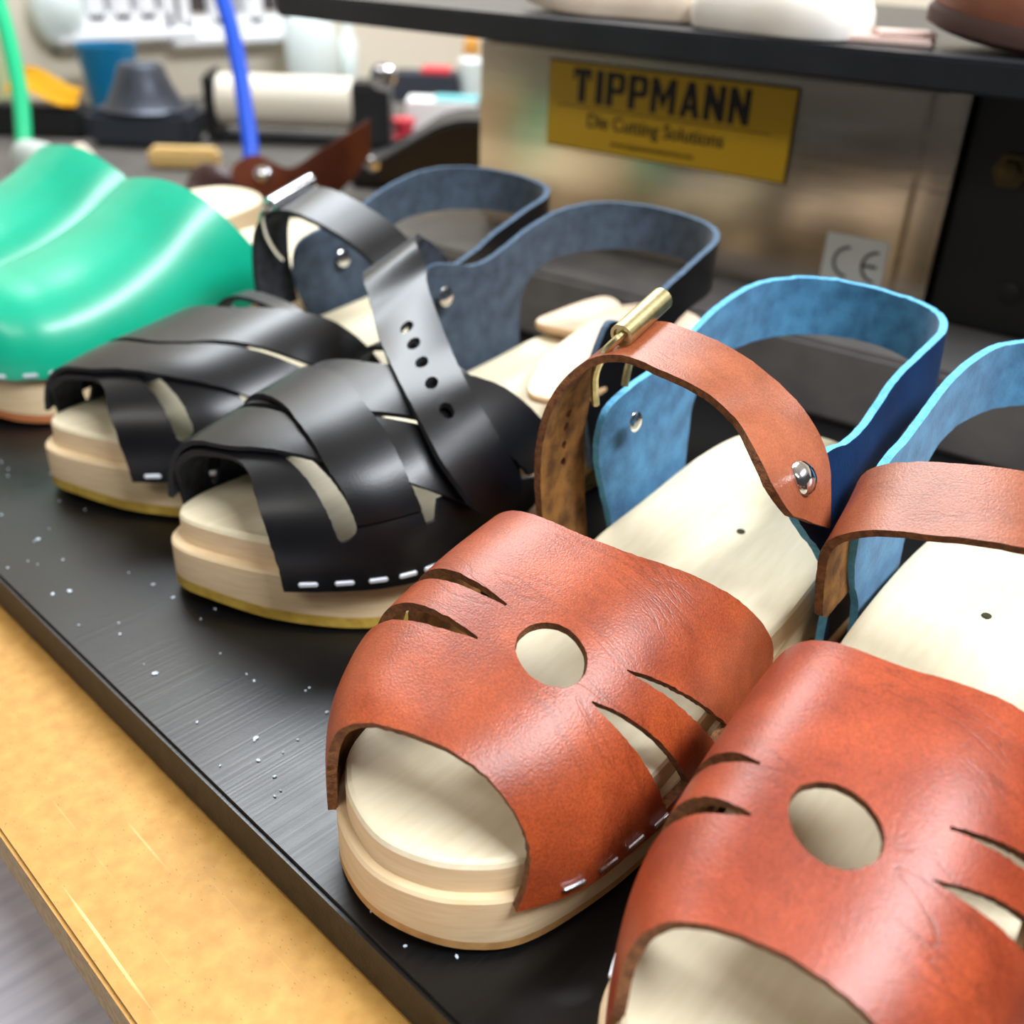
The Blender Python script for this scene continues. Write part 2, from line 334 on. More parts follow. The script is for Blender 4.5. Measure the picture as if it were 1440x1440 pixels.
class Loft:
    """strap surface between two edge curves (in u,v,z); a is along, b across, both 0..1"""
    def __init__(s, E0, E1, n=160):
        s.A = L3(crom(E0, n)); s.B = L3(crom(E1, n)); s.n = n
        c = (s.A+s.B)/2; s.len = np.linalg.norm(np.diff(c, axis=0), axis=1).sum(); s.wid = np.linalg.norm(s.A-s.B, axis=1).mean()
        d = np.concatenate([[0], np.cumsum(np.linalg.norm(np.diff(c, axis=0), axis=1))]); s.t = d/d[-1]
    def __call__(s, a, b):
        a = np.clip(np.asarray(a, float), 0, 1); x = np.interp(a, s.t, np.arange(s.n)); i = np.minimum(x.astype(int), s.n-2); f = (x-i)[:, None]; b = np.asarray(b)[:, None]
        return (s.A[i]*(1-f)+s.A[i+1]*f)*(1-b)+(s.B[i]*(1-f)+s.B[i+1]*f)*b
    def at(s, a, b): return s(np.array([a]), np.array([b]))[0]
    def nrm(s, a, b):
        e = 1e-3; n = np.cross(s.at(a+e, b)-s.at(a-e, b), s.at(a, b+.02)-s.at(a, b-.02)); return n/np.linalg.norm(n)
def strap(name, lf, outline, holes, thick, mats, parent, flip=False, rough=0.0, step=.003):
    return sheet(name, outline, holes, lf, thick, mats, parent, scale=(lf.len, lf.wid), step=step, flip=flip, rough=rough)

def sole(S, outl, deck_xy, flange_dz, inset, cup, rubber_m, rubber_h=.006, toe_dip=.002, back_inset=.0):
    """wooden clog sole: deck, rebate ledge for the upper, arched underside, rubber outsole"""
    P = crom_closed(outl, 120)               # (u,v)
    T = np.roll(P, -1, 0)-np.roll(P, 1, 0); Nn = np.stack([T[:, 1], -T[:, 0]], 1); Nn /= np.linalg.norm(Nn, axis=1)[:, None]
    if ((P.mean(0)-P)*Nn).sum() < 0: Nn = -Nn
    xs, ys = zip(*deck_xy)
    def deck(u, v):
        z = hermite(u, xs, ys); h = np.clip((u-.15)/.05, 0, 1); z = z - cup*h*np.clip(1-(v/.034)**2, 0, 1)
        return z - toe_dip*np.exp(-((u-.04)/.025)**2)*np.clip(1-(v/.036)**2, 0, 1)
    def zb(u): return np.interp(u, [0, .01, .03, .125, .155, .18, .192, .20, .3], [.004, .0015, 0, 0, .012, .018, .014, 0, 0])
    def ins(u): s_ = np.clip((.165-u)/.04, 0, 1); return back_inset + (inset-back_inset)*s_*s_*(3-2*s_)
    edge = lambda u: hermite(u, xs, ys)
    def ring(d, zf): Q = P+Nn*np.asarray(d).reshape(-1, 1); return np.column_stack([Q, zf(P[:, 0], Q)])
    def mesh(name, rings, m, cap_first, spine_last, cap_last=True):
        bm = bmesh.new(); R_ = [[bm.verts.new(L3(p)) for p in r] for r in rings]; n = len(P)
        for a, b in zip(R_, R_[1:]):
            for k in range(n): bm.faces.new((a[k], a[(k+1) % n], b[(k+1) % n], b[k]))
        if cap_first: bm.faces.new(R_[0][::-1])
        if spine_last: bmesh.ops.remove_doubles(bm, verts=bm.verts, dist=1e-5)
        elif cap_last: bm.faces.new(R_[-1])
        return from_bm(name, bm, m, S.root)
    o1 = np.zeros(len(P)); ii = ins(P[:, 0]); fz = lambda u: edge(u)-flange_dz
    mesh('rubber_outsole', [ring(o1+.002, lambda u, Q: zb(u)), ring(o1, lambda u, Q: zb(u)+.0015), ring(o1, lambda u, Q: zb(u)+rubber_h)], rubber_m, True, False)
    mesh('wooden_sole', [ring(o1, lambda u, Q: zb(u)+rubber_h), ring(o1, lambda u, Q: fz(u)-.001), ring(o1+.0008, lambda u, Q: fz(u)), ring(ii, lambda u, Q: fz(u)+.0002),
          ring(ii, lambda u, Q: edge(u)-.0025), ring(ii+.003, lambda u, Q: edge(u)-.0080)], M['wood_side'], True, False)
    rings = [ring(ii, lambda u, Q: edge(u)-.0025), ring(ii+.0006, lambda u, Q: edge(u)-.0010), ring(ii+.002, lambda u, Q: edge(u)-.0002)]
    base = P+Nn*(ii+.002)[:, None]; sp = np.column_stack([np.clip(base[:, 0], .045, .232), np.interp(np.clip(base[:, 0], .045, .232), [.045, .13, .232], [np.mean([q[1] for q in outl if .03 < q[0] < .08]), 0, 0])])
    for k in range(1, 15):
        Q = base+(sp-base)*(k/14); rings.append(np.column_stack([Q, deck(Q[:, 0], Q[:, 1])]))
    mesh('footbed', rings, M['deck'], False, True)
    return deck

def staple_at(p, t, n, parent, size=(.0075, .0022), m=None):
    """small flat wire staple lying along t on a face with normal n"""
    t = Vector(t).normalized(); n = Vector(n); n = (n-t*n.dot(t)).normalized(); b = n.cross(t)
    bm = bmesh.new(); bm_box(bm, (0, 0, 0), (size[0], size[1], .0012), bev=.0005)
    mt = Matrix(((t.x, b.x, n.x, p[0]), (t.y, b.y, n.y, p[1]), (t.z, b.z, n.z, p[2]), (0, 0, 0, 1)))
    bmesh.ops.transform(bm, matrix=mt, verts=bm.verts)
    return from_bm('staple', bm, m or M['staple'], parent)
def staples(A, us, q, parent, off=.0022, m=None):
    for u in us:
        e = .002; p0, p1 = A(np.array([u-e]), np.array([q]))[0], A(np.array([u+e]), np.array([q]))[0]
        p2 = A(np.array([u]), np.array([q-.03*np.sign(q)]))[0]; p = A(np.array([u]), np.array([q]))[0]
        t = p1-p0; n = np.cross(t, p2-p); n /= np.linalg.norm(n)
        if n[0]*np.sign(q) < 0: n = -n
        staple_at(p+n*off, t, n, parent, m=m)
def rivet(p, n, r, m, parent, name='rivet', h=.0022):
    return lathe(name, [(r, 0), (r, h*.25), (r*.86, h*.6), (r*.55, h*.9), (r*.15, h)], m, parent, along(p, n), 20)

COUNTER_PLAN = [(.140, -.046), (.165, -.0445), (.19, -.0432), (.215, -.0425), (.245, -.0415), (.272, -.0365), (.292, -.022), (.299, 0), (.292, .022), (.272, .0365), (.245, .0415), (.215, .0425), (.19, .0432), (.165, .0445), (.140, .046)]
class Wall:
    """upright leather band running round the heel: a = arc length from the back centre, b = height"""
    def __init__(s, plan, lean=0.0, droop=0.0, lean_r=None):
        s.P = crom(plan, 240); d = np.concatenate([[0], np.cumsum(np.linalg.norm(np.diff(s.P, axis=0), axis=1))]); s.a = d-d[-1]/2
        s.lean = lean; s.droop = droop; s.lean_r = lean if lean_r is None else lean_r
    def a_of(s, u, side): k = slice(0, 121) if side < 0 else slice(120, 240); i = np.argmin(np.abs(s.P[k][:, 0]-u)); return s.a[k][i]
    def __call__(s, a, b):
        u = np.interp(a, s.a, s.P[:, 0]); v = np.interp(a, s.a, s.P[:, 1]); b = np.asarray(b)
        k = 1+np.where(v > 0, s.lean_r*np.maximum(b-.05, 0), s.lean*(b-.06))*np.clip((.31-u)/.08, 0, 1)**.8
        return np.stack([v*k, u, b-s.droop*v], -1)
B_EAR = False
def counter(S, mats, dz=0.0, lean=1.0, droop=.06, front=None, up_=None, right=None, lean_r=None):
    Wl = Wall(COUNTER_PLAN, lean, droop, lean_r); a = Wl.a_of
    up_ = up_ or [(.176, .0965), (.19, .099), (.205, .1035), (.228, .1125), (.255, .119), (.28, .1205), (.293, .1200)]
    lo_ = [(.293, .0955), (.28, .0950), (.262, .0945), (.245, .0935), (.230, .0885), (.2215, .078), (.219, .062), (.220, .044), (.221, .028)]
    fr_ = [(.172, .028), (.168, .045), (.160, .066), (.1585, .080), (.163, .091)]
    fl_ = front or fr_
    Lh = [(a(u, -1), z) for u, z in fl_+up_[2 if front is not None and not B_EAR else 0:]]; Rh = [(a(u, 1), z) for u, z in (right or (fr_+up_))[::-1]]
    mid_up = [(0, .1195)]; mid_lo = [(0, .0960)]
    Llo = [(a(u, -1), z) for u, z in lo_]; Rlo = [(a(u, 1), z) for u, z in lo_[::-1]]
    out = Lh+mid_up+Rh+Rlo+mid_lo+Llo
    out = np.array(out) + np.array([0, dz])*(np.array(out)[:, 1:2] > .04)
    # smooth the long runs
    n1 = len(Lh)+1+len(Rh); upc = crom(out[:n1], 120); loc_ = crom(out[n1:], 110)
    sheet('heel_counter', np.vstack([upc, loc_]), [], Wl, .0030, mats, S.root, step=.004, flip=True, rough=.00012)
    return Wl

# ------------------------------------------------------------------ setting: floor, walls, ceiling
PD = np.array([.987047, .160431, 0.]); PN = np.array([.160431, -.987047, 0.])   # press: along, and out of its front
PA = math.atan2(PD[1], PD[0])
def structure(o): o['kind'] = 'structure'; return o
M['floor'] = mat('grey_vinyl_floor', srgb(214, 212, 222), .5, col2=srgb(232, 230, 238), nscale=2, stretch=(8, 60, 8, .75), bump=.05, bscale=5)
M['wall'] = mat('cream_paint', srgb(226, 214, 194), .8, col2=srgb(232, 221, 202), nscale=3)
M['ceil'] = mat('white_ceiling', srgb(225, 222, 214), .9)
M['white_frame'] = mat('white_window_frame', srgb(236, 236, 238), .5)
M['pane'] = mat('dark_glass', srgb(28, 38, 50), .08, col2=srgb(70, 60, 60), nscale=3)
M['pane2'] = mat('grey_glass', srgb(150, 152, 158), .1, col2=srgb(186, 186, 188), nscale=4)
FZ = -.93; WX = -1.66
structure(box('floor', (-.2, .2, FZ-.02), (3.9, 5.0, .04), M['floor']))
structure(box('wall_left', (WX-.02, .6, .4), (.04, 4.2, 2.66), M['wall']))
structure(box('wall_back', (-.2, 2.42, .4), (3.6, .04, 2.66), M['wall']))
structure(box('ceiling', (-.2, .2, 1.75), (3.9, 5.0, .04), M['ceil']))

def wl(x, y): d = ray(x, y); return CAM + d*((WX-CAM[0])/d[0])     # pixel -> point on the left wall
def window(name, x0, x1, ybot, ztop, panes):
    root = empty(name, (0, 0, 0)); structure(root)
    a, b = wl(x0, ybot), wl(x1, ybot); y0, y1 = a[1], b[1]; zb_ = (a[2]+b[2])/2
    bm = bmesh.new()
    bm_box(bm, (WX+.007, (y0+y1)/2, zb_+.012), (.03, y1-y0, .024), bev=.003); bm_box(bm, (WX+.007, (y0+y1)/2, ztop), (.03, y1-y0, .03), bev=.003)
    for yy in (y0, y1): bm_box(bm, (WX+.007, yy, (zb_+ztop)/2), (.03, .03, ztop-zb_), bev=.003)
    from_bm('window_frame', bm, M['white_frame'], root)
    n = len(panes); cuts = [y0+(y1-y0)*k/n for k in range(n+1)]
    for k, pm in enumerate(panes):
        if k: box('mullion', (WX+.009, cuts[k], (zb_+ztop)/2), (.026, .03, ztop-zb_-.02), M['white_frame'], root, bev=.003)
        box('pane', (WX+.002, (cuts[k]+cuts[k+1])/2, (zb_+ztop)/2+.01), (.006, cuts[k+1]-cuts[k]-.02, ztop-zb_-.04), M[pm], root)
    box('window_sill', (WX+.018, (y0+y1)/2, zb_-.008), (.05, y1-y0+.06, .014), M['white_frame'], root, bev=.003)
    return root
window('window_1', 92, 236, 40, .95, ['pane', 'pane2', 'pane2', 'pane'])
window('window_2', 250, 400, 44, .95, ['pane', 'pane2', 'pane'])

# ------------------------------------------------------------------ bench: MDF board under the black plastic board
E0 = .0985; BT = -.020
MB = .054
table = empty('workbench', (-.50, .29, FZ))
bt = box('table_top', (0, .66, BT-FZ-.0205-.0225), (2.20, 1.66, .045), wood('birch_bench_top', srgb(150, 112, 70), srgb(176, 136, 88)), table, bev=.003)
for lx in (-1.0, 1.0):
    for ly in (-.08, 1.40):
        box('leg', (lx, ly, (BT-FZ-.0655)/2), (.07, .07, BT-FZ-.0655), M['mdf_edge'], table)
tag(table, 'wooden workbench under the yellow fibreboard', 'workbench')
def slab(name, x0, x1, y0, y1, z0, z1, mtop, medge, rz=0.0, bev=.0012):
    bm = bmesh.new(); bm_box(bm, ((x0+x1)/2, (y0+y1)/2, (z0+z1)/2), (x1-x0, y1-y0, z1-z0), bev=bev)
    bm.normal_update()
    for f in bm.faces: f.material_index = 0 if f.normal.z > .7 else 1
    return from_bm(name, bm, [mtop, medge])
mdf = slab('fibreboard_panel', -.93, .6, MB, 1.20, BT-.0205, BT, M['mdf'], M['mdf_edge'])
mt_ = slab('bench_mat', -1.65, -.932, -.20, 1.90, BT-.0205, BT, mat('grey_rubber_mat', srgb(70, 66, 62), .7, col2=srgb(92, 86, 80), nscale=8), M['pad_edge'])
tag(mt_, 'grey rubber mat on the far end of the workbench', 'mat')
tag(mdf, 'yellow-brown fibreboard panel under the black plastic board', 'board')
bpy.data.objects['workbench'].location.z = FZ
pad = slab('plastic_board', -.88, .50, 0, .56, BT, 0, M['pad'], M['pad_edge'], bev=.0015)
pad.location = (0, .1135, 0); pad.rotation_euler = (0, 0, .022)
tag(pad, 'scratched black plastic board carrying the row of sandals and clogs', 'board')
sd = empty('side_table', (-.35, -.12, FZ))
box('table_top', (0, 0, -.125-FZ), (1.1, .80, .022), mat('grey_laminate', srgb(196, 194, 206), .45, col2=srgb(216, 214, 224), nscale=3, stretch=(70, 5, 5, -.2), bump=.03, bscale=5), sd, bev=.002)
for lx in (-.5, .5):
    for ly in (-.35, .35): box('leg', (lx, ly, (-.136-FZ)/2), (.04, .04, -.136-FZ), M['white_frame'], sd)
tag(sd, 'pale grey laminate side table below the front edge of the fibreboard', 'table')
# specks of dust and wood shavings on the black board
bm = bmesh.new()
for k in range(110):
    x = rng.uniform(-.62, -.13); y = .118+.022*x + abs(rng.normal(0, .05)); s_ = rng.choice([.0003, .0004, .0005, .0008])*rng.uniform(.8, 1.3)
    bmesh.ops.create_icosphere(bm, subdivisions=1, radius=1, matrix=Matrix.Translation((x, y, .0003)) @ Matrix.Rotation(rng.uniform(0, 3), 4, 'Z') @ Matrix.Diagonal((s_*1.5, s_, .0004, 1)))
tag(from_bm('dust_specks', bm, mat('pale_dust', srgb(190, 200, 212), .5)), 'tiny pale specks scattered on the black plastic board', 'dust', kind='stuff')

# ------------------------------------------------------------------ tan sandals
TAN_OUT = [(0, 0), (.003, .014), (.010, .0255), (.023, .036), (.05, .0425), (.075, .0445), (.105, .0435), (.14, .0415), (.18, .0390), (.22, .0385), (.25, .034), (.265, .022), (.271, 0),
           (.265, -.022), (.25, -.034), (.22, -.0385), (.18, -.0390), (.14, -.0415), (.105, -.0435), (.075, -.0445), (.05, -.043), (.023, -.037), (.010, -.0265), (.003, -.014)]
TAN_DECK = [(0, .034), (.03, .0335), (.08, .0345), (.11, .0385), (.148, .0460), (.19, .0530), (.23, .0580), (.271, .0610)]
US = [0, .012, .03, .06, .09, .12, .15]
TAN_ARCH = Arch(US, [.012, .028, .041, .048, .050, .050, .046], [.012, .028, .040, .0455, .0455, .044, .042], [.0205, .0205, .0205, .0205, .0205, .023, .027], [.052, .060, .066, .074, .080, .082, .08], 2.5, 3.6, .12)
TANM = [M['tan'], M['tan_flesh'], M['tan_edge']]; TANS = [M['tan_strap'], M['tan_flesh'], M['tan_edge']]
BLUEM = [M['blue_grain'], M['blue_flesh'], M['blue_edge']]
def wedge(tip, end, w0, w1, n=8):
    """slit opening from a narrow tip to a wider outer end, in (u,q); widths in u"""
    t = np.linspace(0, 1, n)[:, None]; c = np.array(tip)*(1-t)+np.array(end)*t; h = (w0+(w1-w0)*t**.7)/2
    a = c+np.hstack([h, 0*h]); b = c-np.hstack([h, 0*h]); return np.vstack([a, b[::-1]])
TAN_ARCH2 = Arch(US, [.006, .018, .028, .034, .037, .039, .04], [.016, .034, .046, .050, .050, .046, .042], [.0205, .0205, .0205, .0205, .0205, .023, .027], [.050, .058, .064, .073, .0805, .0825, .08], 2.5, 4.0, .12)
def tan_vamp2(S):
    fr = [(.016, -1), (.012, -.75), (.011, -.57), (.019, -.32), (.023, -.18), (.027, 0), (.029, .18), (.030, .35), (.031, .7), (.034, 1)]
    bk = [(.135, 1), (.137, .7), (.124, .32), (.115, .1), (.109, -.08), (.108, -.3), (.109, -.6), (.110, -1)]
    out = np.vstack([crom(fr, 60), crom(bk, 50)])
    holes = [circle(.0585, .01, .0095, .0095/.070, 40),
             wedge((.0625, -.24), (.0625, -.84), .0008, .0092), wedge((.0495, -.20), (.0420, -.84), .0008, .0128),
             wedge((.0750, .25), (.104, .80), .0006, .0070), wedge((.0620, .28), (.091, .90), .0006, .0130)]
    v = piece('vamp', TAN_ARCH2, out, holes, .0030, [M['tan_creased']]+TANM[1:], S.root, rough=.00010, step=.0028)
    v['label'] = 'reddish tan leather vamp with round hole and four slits'
    staples(TAN_ARCH2, np.linspace(.045, .125, 8), .955, S.root, .0034, M['chrome']); staples(TAN_ARCH2, np.linspace(.03, .10, 7), -.955, S.root, .0034)
def tan_vamp(S, k=0):
    fr = [(.010, -1), (.008, -.75), (.007, -.5), (.009, -.28), (.012, -.11), (.0155, .08), (.019, .26), (.0225, .47), (.0235, .73), (.0195, 1)]
    bk = [(.134, 1), (.139, .78), (.129, .56), (.115, .36), (.103, .17), (.098, -.05), (.097, -.3), (.098, -.6), (.100, -1)]
    out = np.vstack([crom(fr, 60), crom(bk, 50)])
    holes = [circle(.0575, .235-.04*k, .0093, .0093/.075, 40),
             wedge((.0615, .00), (.060, -.72), .0008, .0080), wedge((.0475, .01), (.0390, -.72), .0008, .0120),
             wedge((.0715, .43), (.1035, .88), .0006, .0090), wedge((.0565, .43), (.0775, .93), .0006, .0135)]
    v = piece('vamp', TAN_ARCH, out, holes, .0030, TANM, S.root, rough=.00010, step=.0028)
    v['label'] = 'reddish tan leather vamp with round hole and four slits'
    staples(TAN_ARCH, np.linspace(.034, .125, 9), .955, S.root, .0034, M['chrome']); staples(TAN_ARCH, np.linspace(.02, .09, 7), -.955, S.root, .0034)
    return v
def pinhole(S, deck, u, v):
    return lathe('drill_hole', [(.0016, 0), (.0016, .0003)], M['hole_dark'], S.root, Matrix.Translation((v, u, float(deck(np.array([u]), np.array([v]))[0])+.0002)), 14)

# --- nearer-left tan sandal, buckled
S = T1 = Shoe((-.160, .114), .085, 'clog_sandal')
dk = sole(S, TAN_OUT, TAN_DECK, .0115, .0030, .0025, M['rubber_tan'], .0045)
tan_vamp(S); pinhole(S, dk, .1885, .0026)
counter(S, BLUEM, lean_r=-4.0, right=[(.177, .028), (.1755, .045), (.173, .058), (.165, .072), (.153, .084), (.145, .095), (.147, .1035), (.157, .1070), (.172, .1060), (.187, .1035), (.200, .1045), (.213, .1085), (.230, .1140), (.255, .119), (.28, .1205), (.293, .1200)])
E0_ = [S.onv(1106, 728, .0425), S.onv(1080, 696, .0395), S.onv(1055, 645, .0300), (.140, .0165, .1165), (.140, .004, .1222), (.140, -.0137, .1245), (.141, -.028, .1245), (.138, -.0395, .1190), (.133, -.0480, .1050), (.1315, -.0515, .085), (.1345, -.0520, .060), (.138, -.0515, .038)]
E1_ = [S.onv(1156, 741, .0435), S.onv(1157, 690, .0410), (.1655, .0355, .1045), (.1655, .0235, .1175), (.1655, .002, .1270), (.1655, -.0180, .1300), (.1665, -.031, .1290), (.166, -.0435, .1215), (.164, -.0520, .1070), (.1625, -.0550, .086), (.165, -.0550, .058), (.168, -.054, .034)]
lf = Loft(E0_, E1_)
hs = [circle(a, .5, .0018/lf.len, .0018/lf.wid, 14) for a in (.690, .718, .757, .795)]
strap('ankle_strap', lf, [(.006, 0), (0, .55), (.0, 1), (.35, 1), (.7, 1), (1, 1), (1, 0), (.7, 0), (.35, 0)], hs, .0028, TANS, S.root, flip=True, rough=.00012)
rivet(lf.at(.085, .5)-lf.nrm(.085, .5)*.0026, -lf.nrm(.085, .5), .0056, M['chrome'], S.root, h=.0040)
rivet(L3((.1726, -.0395, .0885)), (1, 0, .1), .0040, M['chrome'], S.root, h=.0012)
# roller buckle: brass tube with a bent wire frame
pa, pb = L3((.1455, -.0315, .1315)), L3((.1725, -.0340, .1375)); ax = (pb-pa)/np.linalg.norm(pb-pa)
bk = empty('buckle'); bk.parent = S.root
def tube_roller(name, pa, pb, r, m, parent):
    d = pb-pa; Ln = np.linalg.norm(d); return lathe(name, [(r*.72, .001), (r*.72, 0), (r, 0), (r, Ln), (r*.72, Ln), (r*.72, Ln-.001)], m, parent, along(pa, d), 22)
tube_roller('roller', pa, pb, .0042, M['brass'], bk)
tube('buckle_frame', [pa+ax*.002, pa-ax*.0015, pa+L3((-.0030, -.0040, -.0060)), pa+L3((-.0010, -.0085, -.0150)), pa+L3((.0030, -.0110, -.0240)), pa+L3((.0050, -.0115, -.0300))], .0015, M['brass'], bk, 8, 24)
tube('buckle_frame', [pb-ax*.002, pb+ax*.0015, pb+L3((.0030, -.0060, -.0070)), pb+L3((.0030, -.0105, -.0180)), pb+L3((.0005, -.0115, -.0300)), pb+L3((-.0005, -.0115, -.0360))], .0015, M['brass'], bk, 8, 24)
tag(S.root, 'tan leather clog sandal with brass roller buckle on its ankle strap and blue heel counter', 'sandal', 'pair of tan sandals')

# --- nearest tan sandal, cut by the frame
S = T2 = Shoe((-.0615, .114), .085, 'clog_sandal')
TAN_OUT2 = [(u, v*(.80 if v < 0 else 1.1)) if u < .1 else ((u, v*(.90 if v < 0 else 1.04)) if u < .15 else (u, v)) for u, v in TAN_OUT]
dk = sole(S, TAN_OUT2, TAN_DECK, .0115, .0030, .0025, M['rubber_tan'], .0045)
tan_vamp2(S); p = S.onz(1388, 865, .0530); pinhole(S, dk, p[0], p[1])
counter(S, BLUEM, front=[(.190, .028), (.187, .045), (.180, .058), (.176, .072), (.178, .088), (.188, .0985)])
E0_ = [(.162, -.0450, .052), (.158, -.0460, .070), (.1535, -.0440, .085), (.150, -.0335, .0955), (.150, -.018, .1010), (.150, .0085, .1075), (.150, .030, .103), (.153, .0475, .089), (.157, .0530, .070)]
E1_ = [(.186, -.0455, .055), (.183, -.0475, .076), (.179, -.0475, .092), (.1755, -.0425, .1040), (.175, -.025, .1120), (.175, .002, .1175), (.175, .030, .112), (.176, .0490, .096), (.180, .0535, .074)]
lf = Loft(E0_, E1_)
strap('ankle_strap', lf, [(0, .15), (0, .85), (.02, 1), (.5, 1), (1, 1), (1, 0), (.5, 0), (.02, 0)], [], .0030, TANS, S.root, rough=.00015)
rivet(L3((.1953, -.0415, .0955)), (1, 0, .1), .0036, M['chrome'], S.root, h=.0012)
rivet(lf.at(.93, .5)+lf.nrm(.93, .5)*.003, lf.nrm(.93, .5), .005, M['chrome'], S.root)
tag(S.root, 'tan leather clog sandal nearest the camera, cut off by the right edge of the picture', 'sandal', 'pair of tan sandals')

# ------------------------------------------------------------------ black woven sandals
BLK_OUT = [(-.002, -.028), (.004, -.008), (.014, .013), (.027, .031), (.041, .044), (.06, .0520), (.085, .0530), (.115, .0490), (.15, .0430), (.19, .0390), (.23, .0370), (.256, .028), (.270, 0),
           (.256, -.028), (.23, -.0370), (.19, -.0380), (.15, -.0410), (.11, -.0460), (.07, -.0500), (.03, -.0510), (.010, -.0475), (.000, -.040)]
BLK_DECK = [(-.002, .038), (.03, .0375), (.08, .0385), (.11, .0415), (.148, .0465), (.19, .0520), (.23, .0560), (.271, .0590)]
UB = [0, .012, .025, .04, .06, .09, .12, .15]
BLK_ARCH = Arch(UB, [.040, .048, .051, .052, .052, .050, .047, .044], [.010, .024, .037, .0485, .0550, .0555, .0520, .047], [.0245, .0245, .0245, .0245, .0245, .026, .030, .036], [.060, .0635, .0675, .0715, .0765, .0835, .0875, .0885], 2.5, 3.0, .06)
BLK_ARCH2 = Arch(UB, [.040, .048, .051, .052, .052, .050, .047, .044], [.010, .024, .037, .0485, .0550, .0555, .0520, .047], [.0245, .0245, .0245, .0245, .0245, .026, .030, .036], [.056, .0595, .0635, .0675, .0715, .0775, .0820, .084], 2.5, 2.8, .0)
BLKM = [M['black'], M['black_flesh'], M['black_edge']]; SLATE = [M['black'], M['slate_flesh'], M['slate_edge']]
def black_vamp(S, A, over):
    fr = [(.016, -1), (.012, -.7), (.009, -.45), (.012, -.2), (.016, 0), (.015, .18), (.0105, .40), (.009, .65), (.0095, .85), (.010, 1)]
    bk = [(.128, 1), (.122, .86), (.110, .80), (.110, -.80), (.122, -.88), (.128, -1)]
    slotA = smooth([(.0275, -.74), (.0275, .30), (.0268, .55), (.0272, .72), (.0325, .69), (.0335, .60), (.0340, .35), (.034, -.74)], 60)
    slotB = [(.0585, -.76), (.056, .30), (.0552, .52), (.056, .745), (.0605, .745), (.064, .66), (.102, .66), (.102, -.76)]
    piece('vamp_base', A, np.vstack([crom(fr, 60), bk]), [slotA, slotB], .0024, BLKM, S.root, rough=.00008)
    l = [(.010, -.80), (.0115, -.5), (.016, -.1), (.023, .08), (.034, .30), (.046, .46), (.058, .585), (.070, .70), (.082, .80)]
    k = [(.034, -.80), (.036, -.5), (.042, -.1), (.050, .08), (.060, .20), (.072, .36), (.083, .50), (.095, .64), (.108, .80)]
    k2 = [(.038, -.80), (.040, -.5), (.045, -.1), (.053, .08), (.064, .20), (.076, .36), (.087, .50), (.101, .64), (.113, .80)]
    t = [(.074, -.80), (.077, -.5), (.084, -.1), (.094, .10), (.104, .25), (.1145, .38), (.124, .54), (.131, .68), (.136, .80)]
    o1 = lambda u, q: .0025+.0010*np.cos(np.clip(q, -1, 1)*1.5)
    piece('woven_strap', A, np.vstack([crom(l, 50), crom(k[::-1], 50)]), [], .0023, BLKM, S.root, off=o1, rough=.00008)
    piece('woven_strap', A, np.vstack([crom(k2, 50), crom(t[::-1], 50)]), [], .0023, BLKM, S.root, off=o1, rough=.00008)
    if over:
        a = [(.0335, .66), (.034, .5), (.0345, .35), (.0395, .06), (.0435, -.13), (.046, -.45), (.048, -.80)]
        b = [(.0555, .68), (.0555, .53), (.0585, .35), (.0625, .15), (.068, -.04), (.070, -.4), (.072, -.80)]
        o2 = lambda u, q: .0008+.0062*np.clip(1-((q-.0)/.72)**2, 0, 1)
        piece('woven_strap', A, np.vstack([crom(a, 50), crom(b[::-1], 50)]), [], .0023, BLKM, S.root, off=o2, rough=.00008)
    staples(A, np.arange(.0165, .10, .0098), .945, S.root, .0028); staples(A, np.arange(.02, .11, .011), -.945, S.root, .0028)

S = B1 = Shoe((-.310, .160), .075, 'clog_sandal')
sole(S, BLK_OUT, BLK_DECK, .0125, .0045, .0020, M['rubber_yellow'], .0065)
black_vamp(S, BLK_ARCH, True)
B_EAR = True
counter(S, SLATE, dz=-.003, front=[(.167, .028), (.160, .045), (.149, .066), (.146, .082), (.149, .098), (.157, .1055)], up_=[(.172, .1045), (.187, .1010), (.200, .1030), (.213, .1075), (.230, .1135), (.255, .119), (.28, .1205), (.293, .1200)])
B_EAR = False
E0_ = [(.168, -.0470, .062), (.160, -.0500, .078), (.146, -.0545, .0960), (.1290, -.0560, .1050), (.1172, -.0480, .1050), (.1080, -.034, .0990), (.0985, -.0200, .0935), (.0808, .0094, .0878), (.0693, .0337, .0806), (.0650, .0497, .0694), (.0690, .0600, .0550), (.0720, .0625, .0440)]
E1_ = [(.194, -.0470, .068), (.186, -.0500, .088), (.174, -.0530, .1060), (.1590, -.0525, .1175), (.1461, -.0440, .1170), (.1400, -.032, .1095), (.1300, -.0200, .1040), (.1118, .0094, .0919), (.0965, .0366, .0838), (.0950, .0520, .0705), (.0998, .0600, .0540), (.1030, .0625, .0440)]
lf = Loft(E0_, E1_)
tip = [(1-.055*(1-math.sin(t)), .5-.5*math.cos(t)) for t in np.linspace(0, math.pi, 14)]
hs = [circle(a, .46, 0.0036/lf.len, .0036/lf.wid, 18) for a in (.545, .600, .660, .725, .795)]
strap('ankle_strap', lf, [(0, 0), (.25, 0), (.5, 0), (.75, 0)]+tip+[(.75, 1), (.5, 1), (.25, 1), (0, 1)], hs, .0030, BLKM, S.root, rough=.00008)
p = S.onv(627, 417, -.0405); rivet(L3(p), (1, 0, .15), .0048, M['chrome'], S.root, h=.0012)
tag(S.root, 'black woven clog sandal with its punched ankle strap hanging open, next to the tan sandals', 'sandal', 'pair of black sandals')

